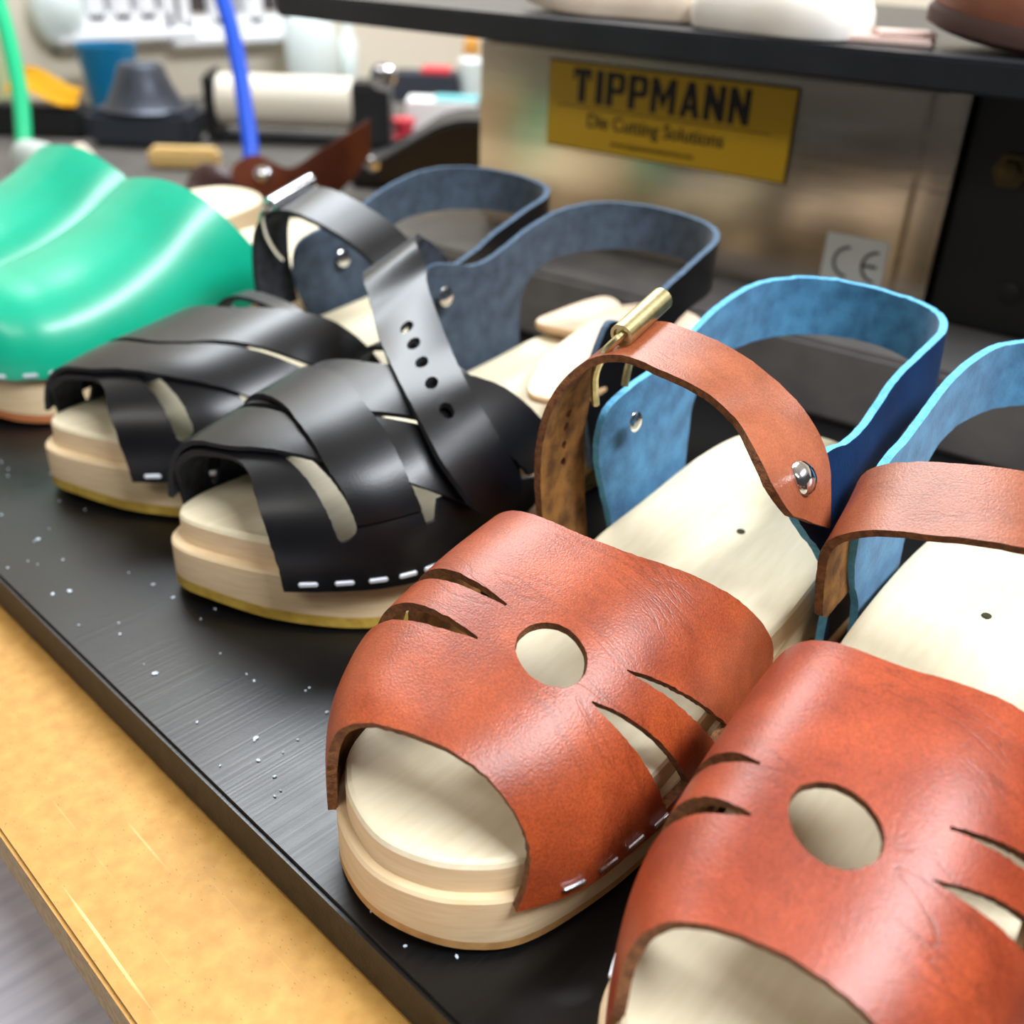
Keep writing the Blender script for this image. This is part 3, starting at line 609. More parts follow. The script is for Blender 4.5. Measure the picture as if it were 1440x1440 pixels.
S = B2 = Shoe((-.428, .158), .075, 'clog_sandal')
sole(S, BLK_OUT, BLK_DECK, .0125, .0045, .0020, M['rubber_yellow'], .0065)
black_vamp(S, BLK_ARCH2, False)
counter(S, SLATE, dz=-.004)
E0_ = [(.140, -.0520, .052), (.138, -.0525, .075), (.1385, -.0500, .0960), (.1400, -.040, .1085), (.1420, -.024, .1130), (.146, 0, .1090), (.150, .025, .099), (.156, .044, .080), (.158, .047, .062)]
E1_ = [(.166, -.0535, .055), (.163, -.0550, .081), (.1635, -.0525, .1040), (.1655, -.042, .1165), (.1675, -.025, .1210), (.171, 0, .1165), (.175, .027, .105), (.180, .046, .084), (.182, .0475, .066)]
lf = Loft(E0_, E1_)
strap('ankle_strap', lf, [(0, 0), (.25, 0), (.5, 0), (.75, 0), (1, 0), (1, 1), (.75, 1), (.5, 1), (.25, 1), (0, 1)], [], .0030, BLKM, S.root, rough=.00008)
p = S.onv(483, 363, -.0405); rivet(L3(p), (1, 0, .15), .0048, M['chrome'], S.root, h=.0012)
pa, pb = L3((.1395, -.0370, .1165)), L3((.1690, -.0385, .1245)); ax = (pb-pa)/np.linalg.norm(pb-pa)
bk = empty('buckle'); bk.parent = S.root
tube_roller('roller', pa, pb, .0042, M['chrome'], bk)
tube('buckle_frame', [pa+ax*.002, pa-ax*.0015, pa+L3((-.0015, -.0060, -.0070)), pa+L3((.0030, -.0105, -.0180)), pa+L3((.0090, -.0120, -.0280)), pa+L3((.0140, -.0120, -.0340))], .0016, M['chrome'], bk, 8, 24)
tag(S.root, 'black woven clog sandal with silver roller buckle, next to the green clogs', 'sandal', 'pair of black sandals')

# ------------------------------------------------------------------ green clogs
UG = [0, .004, .010, .02, .04, .07, .10, .135, .17]
GRN_ARCH = Arch(UG, [.012, .022, .031, .039, .046, .0485, .0485, .048, .047], [.012, .022, .032, .041, .049, .052, .053, .053, .053], [.029, .029, .029, .029, .030, .031, .034, .040, .047], [.036, .052, .061, .0665, .0715, .0800, .0940, .117, .128], 2.3, 2.4, .03)
GRN_OUT = [(-.002, 0), (.002, .015), (.010, .030), (.023, .0420), (.05, .0505), (.075, .0530), (.105, .0520), (.14, .0480), (.18, .0430), (.22, .0410), (.25, .034), (.265, .022), (.271, 0),
           (.265, -.022), (.25, -.034), (.22, -.041), (.18, -.043), (.14, -.048), (.105, -.052), (.075, -.053), (.05, -.051), (.023, -.0425), (.010, -.031), (.002, -.015)]
GRN_DECK = [(-.002, .041), (.03, .0405), (.08, .0420), (.11, .0450), (.148, .0500), (.19, .0560), (.23, .0600), (.271, .0630)]
def clog(O, label):
    S = Shoe(O, .075, 'clog')
    sole(S, GRN_OUT, GRN_DECK, .0125, .0040, .0020, M['rubber_orange'], .0060)
    bk_ = [(.170, 1), (.160, .75), (.145, .50), (.132, .25), (.124, 0), (.122, -.25), (.126, -.5), (.150, -.75), (.165, -1)]
    out = [(.0005, -1), (.0005, -.5), (.0005, 0), (.0005, .5), (.0005, 1)]+[tuple(p) for p in crom(bk_, 50)]
    u = sheet('upper', out, [], GRN_ARCH, .0030, [M['green'], M['pale_leather'], M['green_edge']], S.root, scale=ARCS, step=.003, flip=True)
    # nose: the upper closes down to the ledge in front of the toe
    e = GRN_ARCH(np.full(33, .0008), np.linspace(-1, 1, 33)); bm = bmesh.new()
    t_ = [bm.verts.new(p+np.array([0, -.0006, .0016])) for p in e]; b_ = [bm.verts.new((p[0], p[1]-.0010, .0285)) for p in e]
    for k in range(32): bm.faces.new((t_[k], t_[k+1], b_[k+1], b_[k]))
    from_bm('toe_cap', bm, M['green'], S.root)
    staples(GRN_ARCH, np.arange(.008, .14, .0105), .96, S.root, .0034); staples(GRN_ARCH, np.arange(.012, .10, .0105), -.96, S.root, .0034)
    tag(S.root, label, 'clog', 'pair of green clogs'); return S
G1 = clog((-.578, .158), 'glossy green leather clog right beside the black sandals')
G2 = clog((-.697, .158), 'glossy green leather clog furthest along the row, at the left edge')

# ------------------------------------------------------------------ pale leather insoles lying on the black sandal
def insole(name, pts, z, th, S, rz=0, n=60, mm=None):
    """flat rounded shape (u,v in the frame of shoe S) cut from natural leather"""
    P = smooth(pts, n); bm = bmesh.new()
    c = P.mean(0); L_ = []
    for d, zz in ((.0006, z), (0, z+.0006), (0, z+th-.0008), (.0008, z+th)):
        Q = P+(c-P)/np.linalg.norm(c-P, axis=1)[:, None]*d
        L_.append([bm.verts.new(S.O+S.u*q[0]+S.v*q[1]+np.array([0, 0, zz])) for q in Q])
    for a, b in zip(L_, L_[1:]):
        for k in range(n):
            f = bm.faces.new((a[k], a[(k+1) % n], b[(k+1) % n], b[k])); f.material_index = 1
    bm.faces.new(L_[0][::-1]); bm.faces.new(L_[-1])
    return from_bm(name, bm, mm or [M['pale_leather'], M['pale_edge']])
o = insole('heel_pad', [(.143, .030), (.165, .014), (.192, .002), (.235, -.010), (.265, -.0160), (.290, -.004), (.292, .018), (.279, .034), (.24, .040), (.19, .046), (.155, .048)], .0645, .0035, B1)
tag(o, 'larger pale leather heel pad with rounded end lying on the black sandal', 'heel pad', 'pale heel pads on the black sandal')
o = insole('heel_pad', [(.226, -.036), (.25, -.041), (.278, -.0405), (.290, -.0360), (.284, -.022), (.262, -.010), (.235, -.008)], .0600, .0040, B1)
tag(o, 'smaller pale leather heel pad tucked under the larger one at the heel strap', 'heel pad', 'pale heel pads on the black sandal')

# ------------------------------------------------------------------ die press
def PR(x, yd, z): return PD*x - PN*yd + np.array([0, 0, z])
def onpress(px, py, yd):
    d = ray(px, py); P = CAM + d*(yd/(d @ -PN)); return np.array([P @ PD, P[2]])
M['steel'] = mat('brushed_stainless', (.56, .49, .41, 1), .22, 1, col2=(.64, .57, .49, 1), nscale=2, stretch=(2, 2, 22), bump=.10, bscale=1.6, bdist=.004)  # warm beige tint puts the reflection of the room into the steel colour
M['press_black'] = mat('black_painted_steel', srgb(16, 17, 20), .45)
M['press_grey'] = mat('grey_cast_steel', srgb(104, 102, 102), .5, .2, col2=srgb(122, 119, 116), nscale=30)
M['label_yellow'] = mat('yellow_label', srgb(206, 164, 12), .5)
M['ink'] = mat('black_ink', srgb(18, 18, 18), .6)
M['ink2'] = mat('brown_ink', srgb(96, 74, 8), .6)
M['sticker'] = mat('white_sticker', srgb(206, 208, 206), .5)
YF = .63
press = empty('die_press', PR(-.3, YF, BT), PA)
def pbox(name, x0, x1, y0, y1, z0, z1, m, bev=.002, parent=press):      # coordinates along the press, behind its front, up
    return box(name, ((x0+x1)/2+.3, (y0+y1)/2, (z0+z1)/2-BT), (x1-x0, y1-y0, z1-z0), m, parent, bev=bev)
cov = pbox('steel_cover', -.4935, -.1635, 0, .24, .0466, .183, M['steel'], .008)
pbox('cover_flange', -.1625, -.150, .001, .24, .0466, .183, M['steel'], .002)
pbox('press_body', -.148, .40, .012, .30, .0466, .183, M['press_black'], .003)
pbox('press_base', -.54, .42, -.07, .13, 0, .0464, M['press_grey'], .003)
a = onpress(1422, 240, YF+.012); lathe('bolt', [(.010, 0), (.010, .003), (.006, .003), (.006, .007), (.003, .008)], mat('dark_bronze', srgb(92, 78, 52), .45, .8), press, Matrix.Translation((a[0]+.3, .012, a[1]-BT)) @ Matrix.Rotation(math.pi/2, 4, 'X'), 6)
a = onpress(1420, 412, YF+.012); lathe('bolt', [(.006, 0), (.006, .002), (.003, .003)], M['press_black'], press, Matrix.Translation((a[0]+.3, .012, a[1]-BT)) @ Matrix.Rotation(math.pi/2, 4, 'X'), 12)
a0, a1 = onpress(775, 81, YF), onpress(1105, 260, YF); lx0, lx1, lz0, lz1 = a0[0], a1[0], a1[1], a0[1]
lab = pbox('name_plate', lx0, lx1, -.0012, 0, lz0, lz1, M['ink'], .0005); lab['label'] = 'yellow name plate with black lettering'
pbox('plate_face', lx0+.0012, lx1-.0012, -.0020, -.0011, lz0+.0012, lz1-.0012, M['label_yellow'], 0).parent = lab
def text(body, x, z, size, m, parent, sx=1.0, off=0.0, depth=-.0024, align='CENTER', shear=0.0, spacing=1.0, bold=0.0):
    c = bpy.data.curves.new('lettering', 'FONT'); c.body = body; c.size = size; c.align_x = align; c.extrude = .0002; c.offset = off; c.shear = shear; c.space_character = spacing
    t = bpy.data.objects.new('lettering', c); COL.objects.link(t)
    dg = bpy.context.evaluated_depsgraph_get(); me = bpy.data.meshes.new_from_object(t.evaluated_get(dg)); bpy.data.objects.remove(t)
    if bold:
        bm = bmesh.new()
        for k in (-1, -.33, .33, 1):
            n0 = len(bm.verts); bm.from_mesh(me); bm.verts.ensure_lookup_table()
            for v in bm.verts[n0:]: v.co.x += k*bold; v.co.z += k*1e-5
        bm.to_mesh(me); bm.free()
    me.materials.clear(); me.materials.append(m); o = link('lettering', me, parent)
    o.matrix_local = Matrix.Translation((x+.3, depth, z-BT)) @ Matrix.Rotation(math.pi/2, 4, 'X') @ Matrix.Diagonal((sx, 1, 1, 1)); return o
lw, lh = lx1-lx0, lz1-lz0
def block_letters(word, x0, x1, z0, z1, m, parent):
    """heavy condensed capitals drawn as flat shapes; each letter is its own piece"""
    n = len(word); adv = {'I': .55, 'M': 1.25}; tot = sum(adv.get(c, 1) for c in word); unit = (x1-x0)/tot; x = x0; h = z1-z0
    for c in word:
        w_ = unit*adv.get(c, 1)*.84; st_ = unit*.27; Q = []
        def rc(a, b, c_, d): Q.append([(a, c_), (b, c_), (b, d), (a, d)])
        if c == 'T': rc(0, w_, h*.80, h); rc(w_/2-st_*.6, w_/2+st_*.6, 0, h*.8); rc(0, st_*.5, h*.66, h*.8); rc(w_-st_*.5, w_, h*.66, h*.8)
        if c == 'I': rc(w_/2-st_*.62, w_/2+st_*.62, 0, h)
        if c == 'P': rc(0, st_*1.1, 0, h); rc(st_*1.1, w_*.86, h*.83, h); rc(st_*1.1, w_*.86, h*.38, h*.54); Q.append([(w_-st_, h*.42), (w_-st_*.4, h*.40), (w_, h*.50), (w_, h*.88), (w_-st_*.4, h*.98), (w_-st_, h*.96)])
        if c == 'M': rc(0, st_*.95, 0, h); rc(w_-st_*.95, w_, 0, h); Q.append([(st_*.95, h), (st_*.95, h*.60), (w_/2, h*.10), (w_/2, h*.52)]); Q.append([(w_/2, h*.52), (w_/2, h*.10), (w_-st_*.95, h*.60), (w_-st_*.95, h)])
        if c == 'A': Q.append([(0, 0), (st_, 0), (w_*.60, h), (w_*.34, h)]); Q.append([(w_-st_, 0), (w_, 0), (w_*.66, h), (w_*.40, h)]); rc(w_*.25, w_*.75, h*.20, h*.36)
        if c == 'N': rc(0, st_*.95, 0, h); rc(w_-st_*.95, w_, 0, h); Q.append([(st_*.9, h), (st_*.9, h*.52), (w_-st_*.9, 0), (w_-st_*.9, h*.48)])
        bm = bmesh.new()
        for k, q in enumerate(Q): bm.faces.new([bm.verts.new((x+p_[0]+.3, -.0023-k*1e-5, z0+p_[1]-BT)) for p_ in q])
        from_bm('letter', bm, m, parent, smooth=False); x += unit*adv.get(c, 1)
block_letters('TIPPMANN', lx0+lw*.115, lx0+lw*.850, lz0+lh*.55, lz0+lh*.93, M['ink'], lab)
text('Die Cutting Solutions', lx0+lw*.47, lz0+lh*.285, lh*.225, M['ink'], lab, .93, .0001)
text('www.tippmannindustrial.com', lx0+lw*.47, lz0+lh*.105, lh*.10, M['ink2'], lab, .95)
pbox('plate_rule', lx0+lw*.05, lx0+lw*.92, -.0023, -.0019, lz0+lh*.495, lz0+lh*.507, M['ink2'], 0).parent = lab
c0, c1 = onpress(1165, 325, YF), onpress(1252, 341, YF); cz0 = .0585
st = pbox('sticker', c0[0], c1[0], -.0010, 0, cz0, c0[1], M['sticker'], .0003); st['label'] = 'white CE sticker'
def arc_mark(cx, cz, r, bar):
    bm = bmesh.new(); n = 20; th = .0017; rings = []
    for k in range(n+1):
        t = math.pi*(.5+k/n)
        for rr in (r, r-th): rings.append((cx+rr*math.cos(t), cz+rr*math.sin(t)))
    V = [[bm.verts.new((p[0]+.3, y, p[1]-BT)) for p in rings] for y in (-.0014, -.0009)]
    for v in (V[0],):
        for k in range(n): bm.faces.new((v[2*k], v[2*k+1], v[2*k+3], v[2*k+2]))
    if bar: bm_box(bm, (cx-r*.45+.3, -.00115, cz-BT), (r*.9, .0005, th))
    from_bm('lettering', bm, M['ink'], st, smooth=False)
sw = c1[0]-c0[0]; arc_mark(c0[0]+sw*.42, cz0+.0165, .0098, False); arc_mark(c0[0]+sw*.88, cz0+.0165, .0098, True)
tag(press, 'stainless steel die press with a yellow name plate behind the sandals', 'die press')

# ------------------------------------------------------------------ shelf over the press and what lies on it
YS = .57; sx0 = onpress(388, 20, YS)[0]; ZS0, ZS1 = .1835, .1995
M['shelf'] = mat('black_laminate', srgb(24, 26, 31), .4, col2=srgb(32, 34, 40), nscale=20)
sh = empty('shelf', PR((sx0+.45)/2, YS, ZS0), PA); cx = (sx0+.45)/2
box('board', (0, .20, (ZS1-ZS0)/2), (.45-sx0, .40, ZS1-ZS0), M['shelf'], sh, bev=.0015)
for xx in (sx0+.02, .43): box('shelf_leg', (xx-cx, .385, (BT-ZS0)/2), (.03, .03, ZS0-BT), M['shelf'], sh, bev=.002)
tag(sh, 'black shelf board running over the die press', 'shelf')
def blank(name, x, yd, rz, Ln, Wd, th, m, medge, label, cat, group, z=ZS1, lift=.0):
    P = np.array([(0, 0), (.03, .30), (.12, .44), (.30, .50), (.52, .43), (.75, .38), (.92, .30), (1, .0), (.92, -.30), (.75, -.38), (.52, -.43), (.30, -.50), (.12, -.44), (.03, -.30)])*np.array([Ln, Wd])-np.array([Ln/2, 0])
    Q = crom_closed(P, 56); bm = bmesh.new(); L_ = []; n = 56
    for k, zz in ((.90, 0), (.965, .0015), (1.0, th*.30), (.985, th*.55), (.93, th*.78), (.82, th*.93), (.6, th)):
        L_.append([bm.verts.new((q[0]*k, q[1]*k, zz+lift*max(0, -q[0]/Ln*2)**2)) for q in Q])
    for a_, b_ in zip(L_, L_[1:]):
        for k in range(n):
            f = bm.faces.new((a_[k], a_[(k+1) % n], b_[(k+1) % n], b_[k])); f.material_index = 1
    bm.faces.new(L_[0][::-1]); bm.faces.new(L_[-1])
    o = from_bm(name, bm, [m, medge]); p = PR(x, yd, z); o.location = p; o.rotation_euler = (0, 0, PA+rz)
    return tag(o, label, cat, group)
M['white_wood'] = mat('white_sanded_wood', srgb(240, 232, 220), .6, col2=srgb(246, 240, 230), nscale=20)
M['cream_wood'] = mat('cream_sanded_wood', srgb(232, 210, 186), .6, col2=srgb(240, 222, 200), nscale=12, stretch=(3, 30, 3))
xa, xb = onpress(750, 10, YS+.05)[0], onpress(1010, 35, YS+.05)[0]
blank('sole_blank', (xa+xb)/2, YS+.062, .06, xb-xa+.01, .075, .024, M['cream_wood'], M['cream_wood'], 'cream wooden sole blank on the shelf, left of the white one', 'sole blank', 'sole blanks on the shelf', lift=.006)
xa, xb = onpress(968, 10, YS+.03)[0], onpress(1212, 45, YS+.03)[0]
blank('sole_blank', (xa+xb)/2, YS+.038, math.pi-.05, xb-xa, .066, .026, M['white_wood'], M['white_wood'], 'bright white wooden sole blank at the front edge of the shelf', 'sole blank', 'sole blanks on the shelf', lift=.0)
M['cocoa'] = leather('cocoa_leather', srgb(122, 70, 48), srgb(140, 84, 60), .5, .2); M['dark_sole'] = mat('dark_brown_sole', srgb(64, 38, 28), .8, bump=.5, bscale=500)
def slipper(px, yd, rz, label):
    r = empty('leather_slipper', PR(px, yd, ZS1), PA+rz)
    P = np.array([(0, 0), (.008, .020), (.03, .034), (.07, .040), (.12, .034), (.18, .030), (.225, .024), (.24, 0), (.225, -.024), (.18, -.030), (.12, -.034), (.07, -.040), (.03, -.034), (.008, -.020)]); Q = crom_closed(P, 60)
    def lo(name, ks, m):
        bm = bmesh.new(); L_ = [[bm.verts.new((.1+(q[0]-.1)*k, q[1]*k, z+.010*max(0, 1-q[0]/.08)**2)) for q in Q] for k, z in ks]
        for a_, b_ in zip(L_, L_[1:]):
            for k in range(60): bm.faces.new((a_[k], a_[(k+1) % 60], b_[(k+1) % 60], b_[k]))
        bm.faces.new(L_[0][::-1]); bm.faces.new(L_[-1]); from_bm(name, bm, m, r)
    lo('outsole', ((.94, 0), (1, .003), (1, .010), (.98, .012)), M['dark_sole'])
    lo('upper', ((.97, .011), (1.0, .020), (.95, .032), (.84, .040), (.6, .043)), M['cocoa'])
    lo('lining', ((.50, .041), (.56, .0425), (.54, .0442), (.50, .0440)), M['pale_leather'])
    tag(r, label, 'slipper', 'brown slippers on the shelf')
xa = onpress(1285, 30, YS+.03)[0]
slipper(xa, YS+.05, .22, 'brown leather slipper on the shelf with its toe towards the white sole blank')
slipper(xa+.045, YS+.165, .22, 'brown leather slipper standing behind the front one on the shelf')
xa = onpress(1245, 50, YS+.03)[0]
bm = bmesh.new(); bm_box(bm, (0, 0, .002), (.045, .03, .004), bev=.0012); bm_box(bm, (.006, .004, .0055), (.03, .024, .003), rz=.3, bev=.001)
o = from_bm('leather_scrap', bm, mat('pink_white_leather', srgb(222, 196, 186), .6)); o.location = PR(xa, YS+.04, ZS1); o.rotation_euler = (0, 0, PA+.2)
tag(o, 'small pinkish leather scrap between sole blank and brown slipper', 'scrap')

# ------------------------------------------------------------------ things further along the bench (out of focus)
RH = np.array([R[0], R[1], 0]); RH /= np.linalg.norm(RH); RA = math.atan2(RH[1], RH[0])      # picture-right along the bench
M['grey_iron'] = mat('dark_grey_iron', srgb(58, 62, 72), .4, .5); M['blue_plastic'] = mat('teal_blue_plastic', srgb(6, 120, 168), .4)
M['yellow_cloth'] = mat('yellow_suede', srgb(238, 182, 8), .8); M['black_plastic'] = mat('black_plastic', srgb(18, 19, 22), .5)
M['cream_plastic'] = mat('cream_enamel', srgb(214, 204, 186), .4); M['white_plastic'] = mat('white_plastic', srgb(226, 236, 232), .45)
M['red'] = mat('red_plastic', srgb(206, 52, 66), .5); M['teal'] = mat('teal_card', srgb(110, 184, 190), .6); M['paper'] = mat('white_paper', srgb(232, 232, 230), .8)
M['brown_strap'] = leather('brown_strap_leather', srgb(104, 50, 32), srgb(124, 62, 40), .5, .2); M['dark_brown'] = mat('dark_brown_suede', srgb(58, 28, 22), .9)
M['maroon'] = leather('maroon_leather', srgb(46, 18, 18), srgb(60, 26, 24), .5, .2); M['blue_hose'] = mat('blue_rubber', srgb(0, 78, 208), .4); M['green_hose'] = mat('green_rubber', srgb(12, 190, 128), .35)
M['light_wood'] = wood('light_wooden_block', srgb(196, 160, 96), srgb(216, 184, 124)); M['orange'] = mat('orange_plastic', srgb(224, 160, 70), .5); M['pink'] = mat('pink_ribbon', srgb(206, 150, 166), .7)
M['pale_green'] = mat('pale_green_paper', srgb(188, 196, 150), .8); M['grey_suede'] = mat('grey_white_suede', srgb(186, 196, 188), .9); M['beige'] = mat('beige_suede', srgb(218, 204, 186), .9)
def base_at(px, py): p = ground(px, py, BT); return p, np.linalg.norm(p-CAM)*(ray(px, py) @ F)/FPX        # point on the bench and metres per pixel there

p, s_ = base_at(212, 200); p = p-np.array([0, 0, 0])
t = empty('sewing_weight', p, RA)
bm = bmesh.new(); bm_box(bm, (0, 0, 24*s_), (138*s_, 100*s_, 48*s_), bev=.008); from_bm('foot', bm, M['grey_iron'], t)
bm = bmesh.new(); bm_lathe(bm, [(60*s_, 46*s_), (52*s_, 52*s_), (38*s_, 78*s_), (30*s_, 100*s_), (26*s_, 103*s_), (8*s_, 104*s_)], seg=28); from_bm('tapered_top', bm, M['grey_iron'], t)
tag(t, 'dark grey iron tool with tapered top on a block foot, behind the green clogs', 'tool')
p, s_ = base_at(163, 166)
t = lathe('cup', [(26*s_, 0), (40*s_, 96*s_), (38*s_, 96*s_), (25*s_, 4*s_), (4*s_, 4*s_)], M['blue_plastic']); t.location = p
tag(t, 'teal blue plastic cup on the bench by the wall', 'cup')
p, s_ = base_at(62, 188)
bm = bmesh.new(); bm_box(bm, (0, 0, 18*s_), (140*s_, 60*s_, 36*s_), bev=.004); bm_box(bm, (0, 0, 38*s_), (120*s_, 46*s_, 4*s_), bev=.002)
t = from_bm('storage_tray', bm, M['black_plastic']); t.location = p; t.rotation_euler = (0, 0, RA); tag(t, 'low black plastic tray under the yellow suede', 'tray')
# draped yellow suede
G = []; n = 14
bm = bmesh.new()
for i in range(n):
    row = []
    for j in range(n):
        a_, b_ = i/(n-1), j/(n-1); x = (a_-.36)*88*s_; y = (b_-.5)*58*s_; z = 41*s_+(9*math.sin(a_*5+.6)+6*math.sin(b_*6+a_*3)+28*b_*(1-.6*a_)+8)*s_
        row.append(bm.verts.new((x, y, z)))
    G.append(row)
for i in range(n-1):
    for j in range(n-1): bm.faces.new((G[i][j], G[i+1][j], G[i+1][j+1], G[i][j+1]))
bmesh.ops.solidify(bm, geom=bm.faces, thickness=.002)
t = from_bm('suede_piece', bm, M['yellow_cloth']); t.location = p; t.rotation_euler = (0, 0, RA); tag(t, 'bright yellow crumpled suede piece lying on the black tray', 'suede')
# rolling machine
p, s_ = base_at(405, 200)
t = empty('rolling_machine', p, RA); mx = Matrix.Rotation(math.pi/2, 4, 'Y')
lathe('roller', [(31*s_, -92*s_), (34*s_, -90*s_), (34*s_, 92*s_), (31*s_, 94*s_)], M['cream_plastic'], t, Matrix.Translation((2*s_, 0, 54*s_)) @ mx, 32)
box('side_plate', (-97*s_, 0, 46*s_), (14*s_, 74*s_, 92*s_), M['black_plastic'], t, bev=.006)
box('side_plate', (118*s_, 0, 42*s_), (56*s_, 60*s_, 84*s_), M['black_plastic'], t, bev=.006)
lathe('knob', [(14*s_, 0), (18*s_, 4*s_), (18*s_, 14*s_), (12*s_, 18*s_)], M['chrome'], t, Matrix.Translation((138*s_, -14*s_, 92*s_)) @ Matrix.Rotation(math.pi/2, 4, 'X'), 20)
box('crossbar', (10*s_, 0, 6*s_), (210*s_, 40*s_, 12*s_), M['black_plastic'], t, bev=.003)
tag(t, 'rolling machine with a cream roller between black side plates', 'machine')
p, s_ = base_at(442, 134)
t = lathe('jug', [(28*s_, 0), (32*s_, 4*s_), (36*s_, 30*s_), (36*s_, 78*s_), (30*s_, 96*s_), (16*s_, 102*s_), (14*s_, 110*s_), (4*s_, 110*s_)], M['white_plastic']); t.location = p
tag(t, 'large white plastic jug behind the rolling machine', 'jug')
p, s_ = base_at(492, 130)
t = lathe('bottle', [(12*s_, 0), (13*s_, 4*s_), (13*s_, 66*s_), (7*s_, 76*s_), (7*s_, 92*s_), (2*s_, 93*s_)], M['white_plastic']); t.location = p
tag(t, 'slim white bottle right of the white jug', 'bottle')
p, s_ = base_at(600, 140)
bm = bmesh.new(); bm_box(bm, (0, 0, 18*s_), (90*s_, 60*s_, 36*s_), bev=.003); t = empty('carton', p, RA); from_bm('body', bm, mat('slate_card', srgb(44, 48, 58), .7), t)
box('lid_strip', (14*s_, 0, 39*s_), (40*s_, 50*s_, 6*s_), M['red'], t, bev=.001); tag(t, 'slate grey carton with a red strip on its lid', 'box')
p, s_ = base_at(622, 186); t = empty('paper_stack', p, RA)
box('paper', (0, 0, 22*s_), (96*s_, 60*s_, 44*s_), M['paper'], t, bev=.001); box('divider_card', (20*s_, -4*s_, 46*s_), (60*s_, 40*s_, 4*s_), M['teal'], t, bev=.0005)
tag(t, 'white paper stack with a teal card on top left of the press', 'paper')
p, s_ = base_at(568, 196); t = lathe('thread_spool', [(16*s_, 0), (17*s_, 3*s_), (13*s_, 6*s_), (14*s_, 20*s_), (17*s_, 24*s_), (16*s_, 28*s_), (4*s_, 28*s_)], M['red']); t.location = p
tag(t, 'small red thread spool in front of the paper stack', 'spool')
p, s_ = base_at(662, 140); t = empty('glue_bottle', p)
lathe('body', [(16*s_, 0), (17*s_, 5*s_), (17*s_, 50*s_), (9*s_, 58*s_), (9*s_, 60*s_)], M['white_plastic'], t); lathe('cap', [(11*s_, 59*s_), (12*s_, 62*s_), (9*s_, 78*s_), (2*s_, 80*s_)], M['orange'], t)
tag(t, 'white glue bottle with an orange cap beside the steel press', 'bottle')
# brown strap of a sandal in work
def upright_strap(name, pts, heights, D, m, th=.003):
    """upright band of leather standing on the bench along the pixels pts (lower edge)"""
    A_, B_ = [], []
    for (x, y), h in zip(pts, heights):
        q = atd(x, y, D); A_.append(q); B_.append(q+np.array([0, 0, h]))
    lf_ = Loft.__new__(Loft); lf_.n = 80; lf_.A = crom(A_, 80); lf_.B = crom(B_, 80); c = (lf_.A+lf_.B)/2
    d = np.concatenate([[0], np.cumsum(np.linalg.norm(np.diff(c, axis=0), axis=1))]); lf_.t = d/d[-1]; lf_.len = d[-1]; lf_.wid = np.linalg.norm(lf_.A-lf_.B, axis=1).mean()
    return lf_
lf = upright_strap('s', [(330, 284), (365, 283), (410, 284), (450, 284), (485, 262), (520, 216)], [.036, .046, .034, .050, .050, .034], 1.05, None)
t = empty('sandal_strap', (0, 0, 0))
sheet('strap_leather', [(0, .2), (0, .8), (.02, 1), (.5, 1), (1, 1), (1, 0), (.5, 0), (.02, 0)], [], lf, .003, [M['brown_strap'], M['dark_brown'], M['dark_brown']], t, scale=(lf.len, lf.wid), step=.006)
q = lf.at(.21, .62); rivet(q-np.array(F)*.004, -np.array(F), .0090, M['chrome'], t, h=.004)
tag(t, 'brown leather strap with a silver rivet standing beyond the black sandals', 'strap')
# black case
p, s_ = base_at(585, 268); t = empty('tool_case', p, RA); bm = bmesh.new()
prof = [(-92, 0), (95, 0), (95, 96), (62, 96), (28, 86), (-40, 40), (-92, 24)]
Vf = [[bm.verts.new((x*s_, y, z*s_)) for x, z in prof] for y in (0, .09)]
bm.faces.new(Vf[0]); bm.faces.new(Vf[1][::-1])
for k in range(len(prof)): bm.faces.new((Vf[0][k], Vf[0][(k+1) % len(prof)], Vf[1][(k+1) % len(prof)], Vf[1][k]))
bmesh.ops.bevel(bm, geom=bm.edges[:], offset=.004, segments=2, affect='EDGES'); from_bm('shell', bm, M['black_plastic'], t)
lathe('latch', [(10*s_, 0), (10*s_, 3*s_), (6*s_, 5*s_)], M['chrome'], t, Matrix.Translation((-60*s_, 0, 34*s_)) @ Matrix.Rotation(math.pi/2, 4, 'X'), 14)
tag(t, 'black sloping tool case between the brown strap and the press', 'case')
p, s_ = base_at(262, 236); t = box('wooden_block', (0, 0, 14*s_), (96*s_, 34*s_, 28*s_), M['light_wood'], bev=.005); t.location = p; t.rotation_euler = (0, 0, RA+.05)
tag(t, 'light wooden block behind the green clogs', 'block')
def lump(name, px, py, wx, wy, hz, m, label, cat, seed, rz=0.0):
    p, s_ = base_at(px, py); bm = bmesh.new(); bmesh.ops.create_icosphere(bm, subdivisions=3, radius=1); r = np.random.RandomState(seed); K = r.uniform(2, 4, (4, 3)); ph = r.uniform(0, 6, 4)
    for v in bm.verts:
        c = np.array(v.co); k = 1+.09*sum(math.sin(K[i] @ c+ph[i]) for i in range(4)); v.co = Vector((c[0]*wx*s_*k, c[1]*wy*s_*k, max(-.35, c[2])*hz*s_*k+.35*hz*s_))
    o = from_bm(name, bm, m); o.location = p; o.rotation_euler = (0, 0, RA+rz); return tag(o, label, cat)
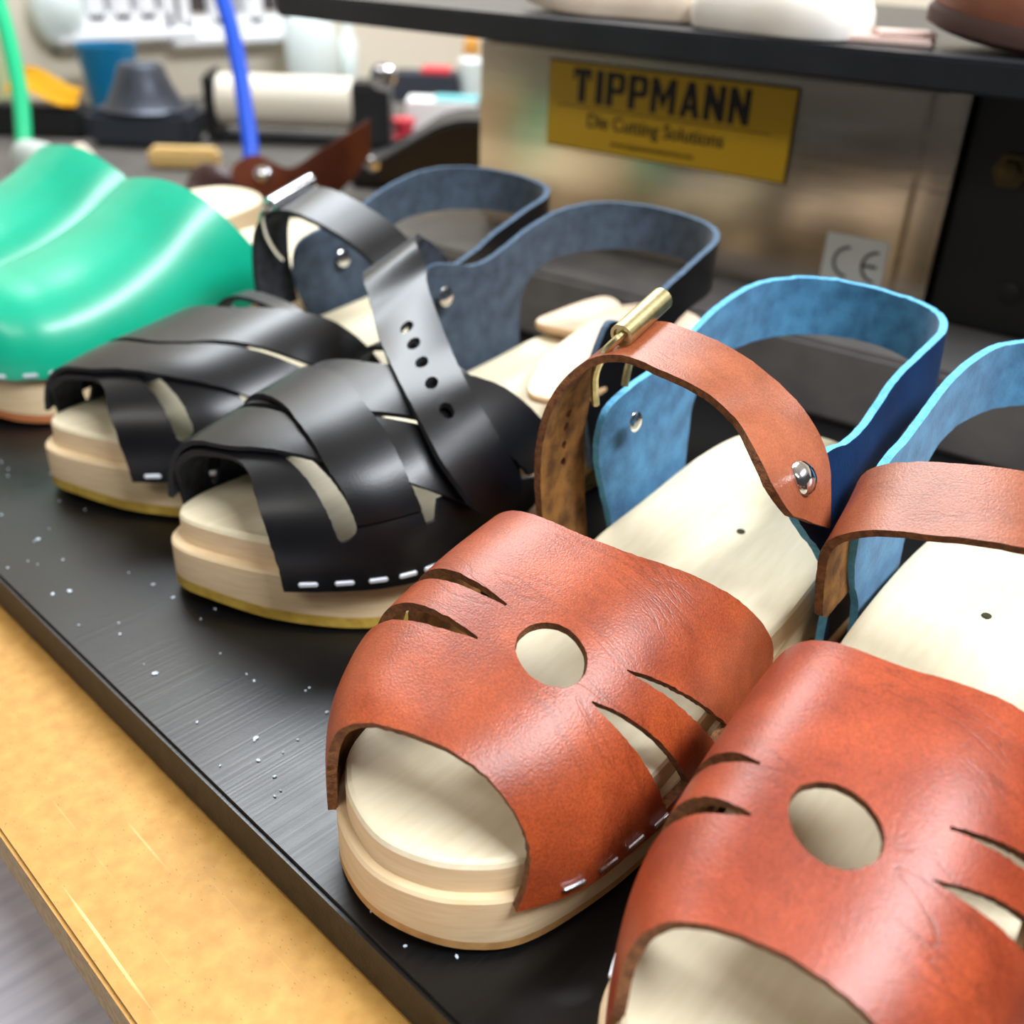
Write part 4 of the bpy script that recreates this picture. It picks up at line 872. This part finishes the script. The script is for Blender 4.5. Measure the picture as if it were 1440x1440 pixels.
lump('leather_offcut', 305, 292, 52, 40, 40, M['maroon'], 'dark maroon crumpled leather offcut beyond the green clogs', 'offcut', 1)
lump('suede_offcut', 62, 262, 42, 26, 48, M['grey_suede'], 'grey-white crumpled suede offcut behind the green clogs', 'offcut', 2)
lump('suede_offcut', 112, 276, 30, 24, 46, M['beige'], 'beige crumpled suede offcut behind the green clogs', 'offcut', 3)
p, s_ = base_at(6, 170); t = lathe('paper_roll', [(22*s_, 0), (24*s_, 2*s_), (24*s_, 112*s_), (18*s_, 113*s_), (18*s_, 100*s_), (3*s_, 100*s_)], M['pale_green']); t.location = p
tag(t, 'pale green paper roll standing at the left edge', 'paper roll')
# air hoses hanging from above
def hose(name, pix, D, r, m, label):
    P = [atd(x, y, D) for x, y in pix]; k = len(P); t = tube(name, P, r, m, None, 14, 70); tag(t, label, 'hose')
hose('air_hose', [(285, -330), (292, -150), (306, -30), (325, 40), (337, 100), (345, 155), (352, 205), (352, 240), (349, 258)], 1.09, .0088, M['blue_hose'], 'bright blue air hose hanging down behind the brown strap')
hose('air_hose', [(-40, -330), (-30, -150), (-8, -20), (8, 40), (20, 90), (29, 140), (33, 185), (33, 225), (30, 240)], 1.16, .0090, M['green_hose'], 'bright green air hose hanging down at the left edge')
# wall lamp with cord
a = wl(70, 10); bm = bmesh.new(); bm_lathe(bm, [(.02, 0), (.042, .008), (.046, .02), (.040, .036), (.02, .046), (.004, .048)], seg=24)
t = empty('wall_lamp', a); o = from_bm('shade', bm, M['white_plastic'], t); o.matrix_local = Matrix.Rotation(math.pi/2, 4, 'Y') @ Matrix.Diagonal((1.2, .85, 1, 1))
b_ = wl(72, 36)-a; c_ = wl(75, 72)-a; tube('cord', [b_+np.array([.02, 0, .02]), b_+np.array([.012, 0, 0]), (b_+c_)/2+np.array([.012, .003, 0]), c_+np.array([.012, 0, .02]), c_+np.array([.012, 0, 0])], [.003]*20+[.007]*10, M['black_plastic'], t, 8, 30)
tag(t, 'white oval wall lamp with a short black cord', 'lamp')
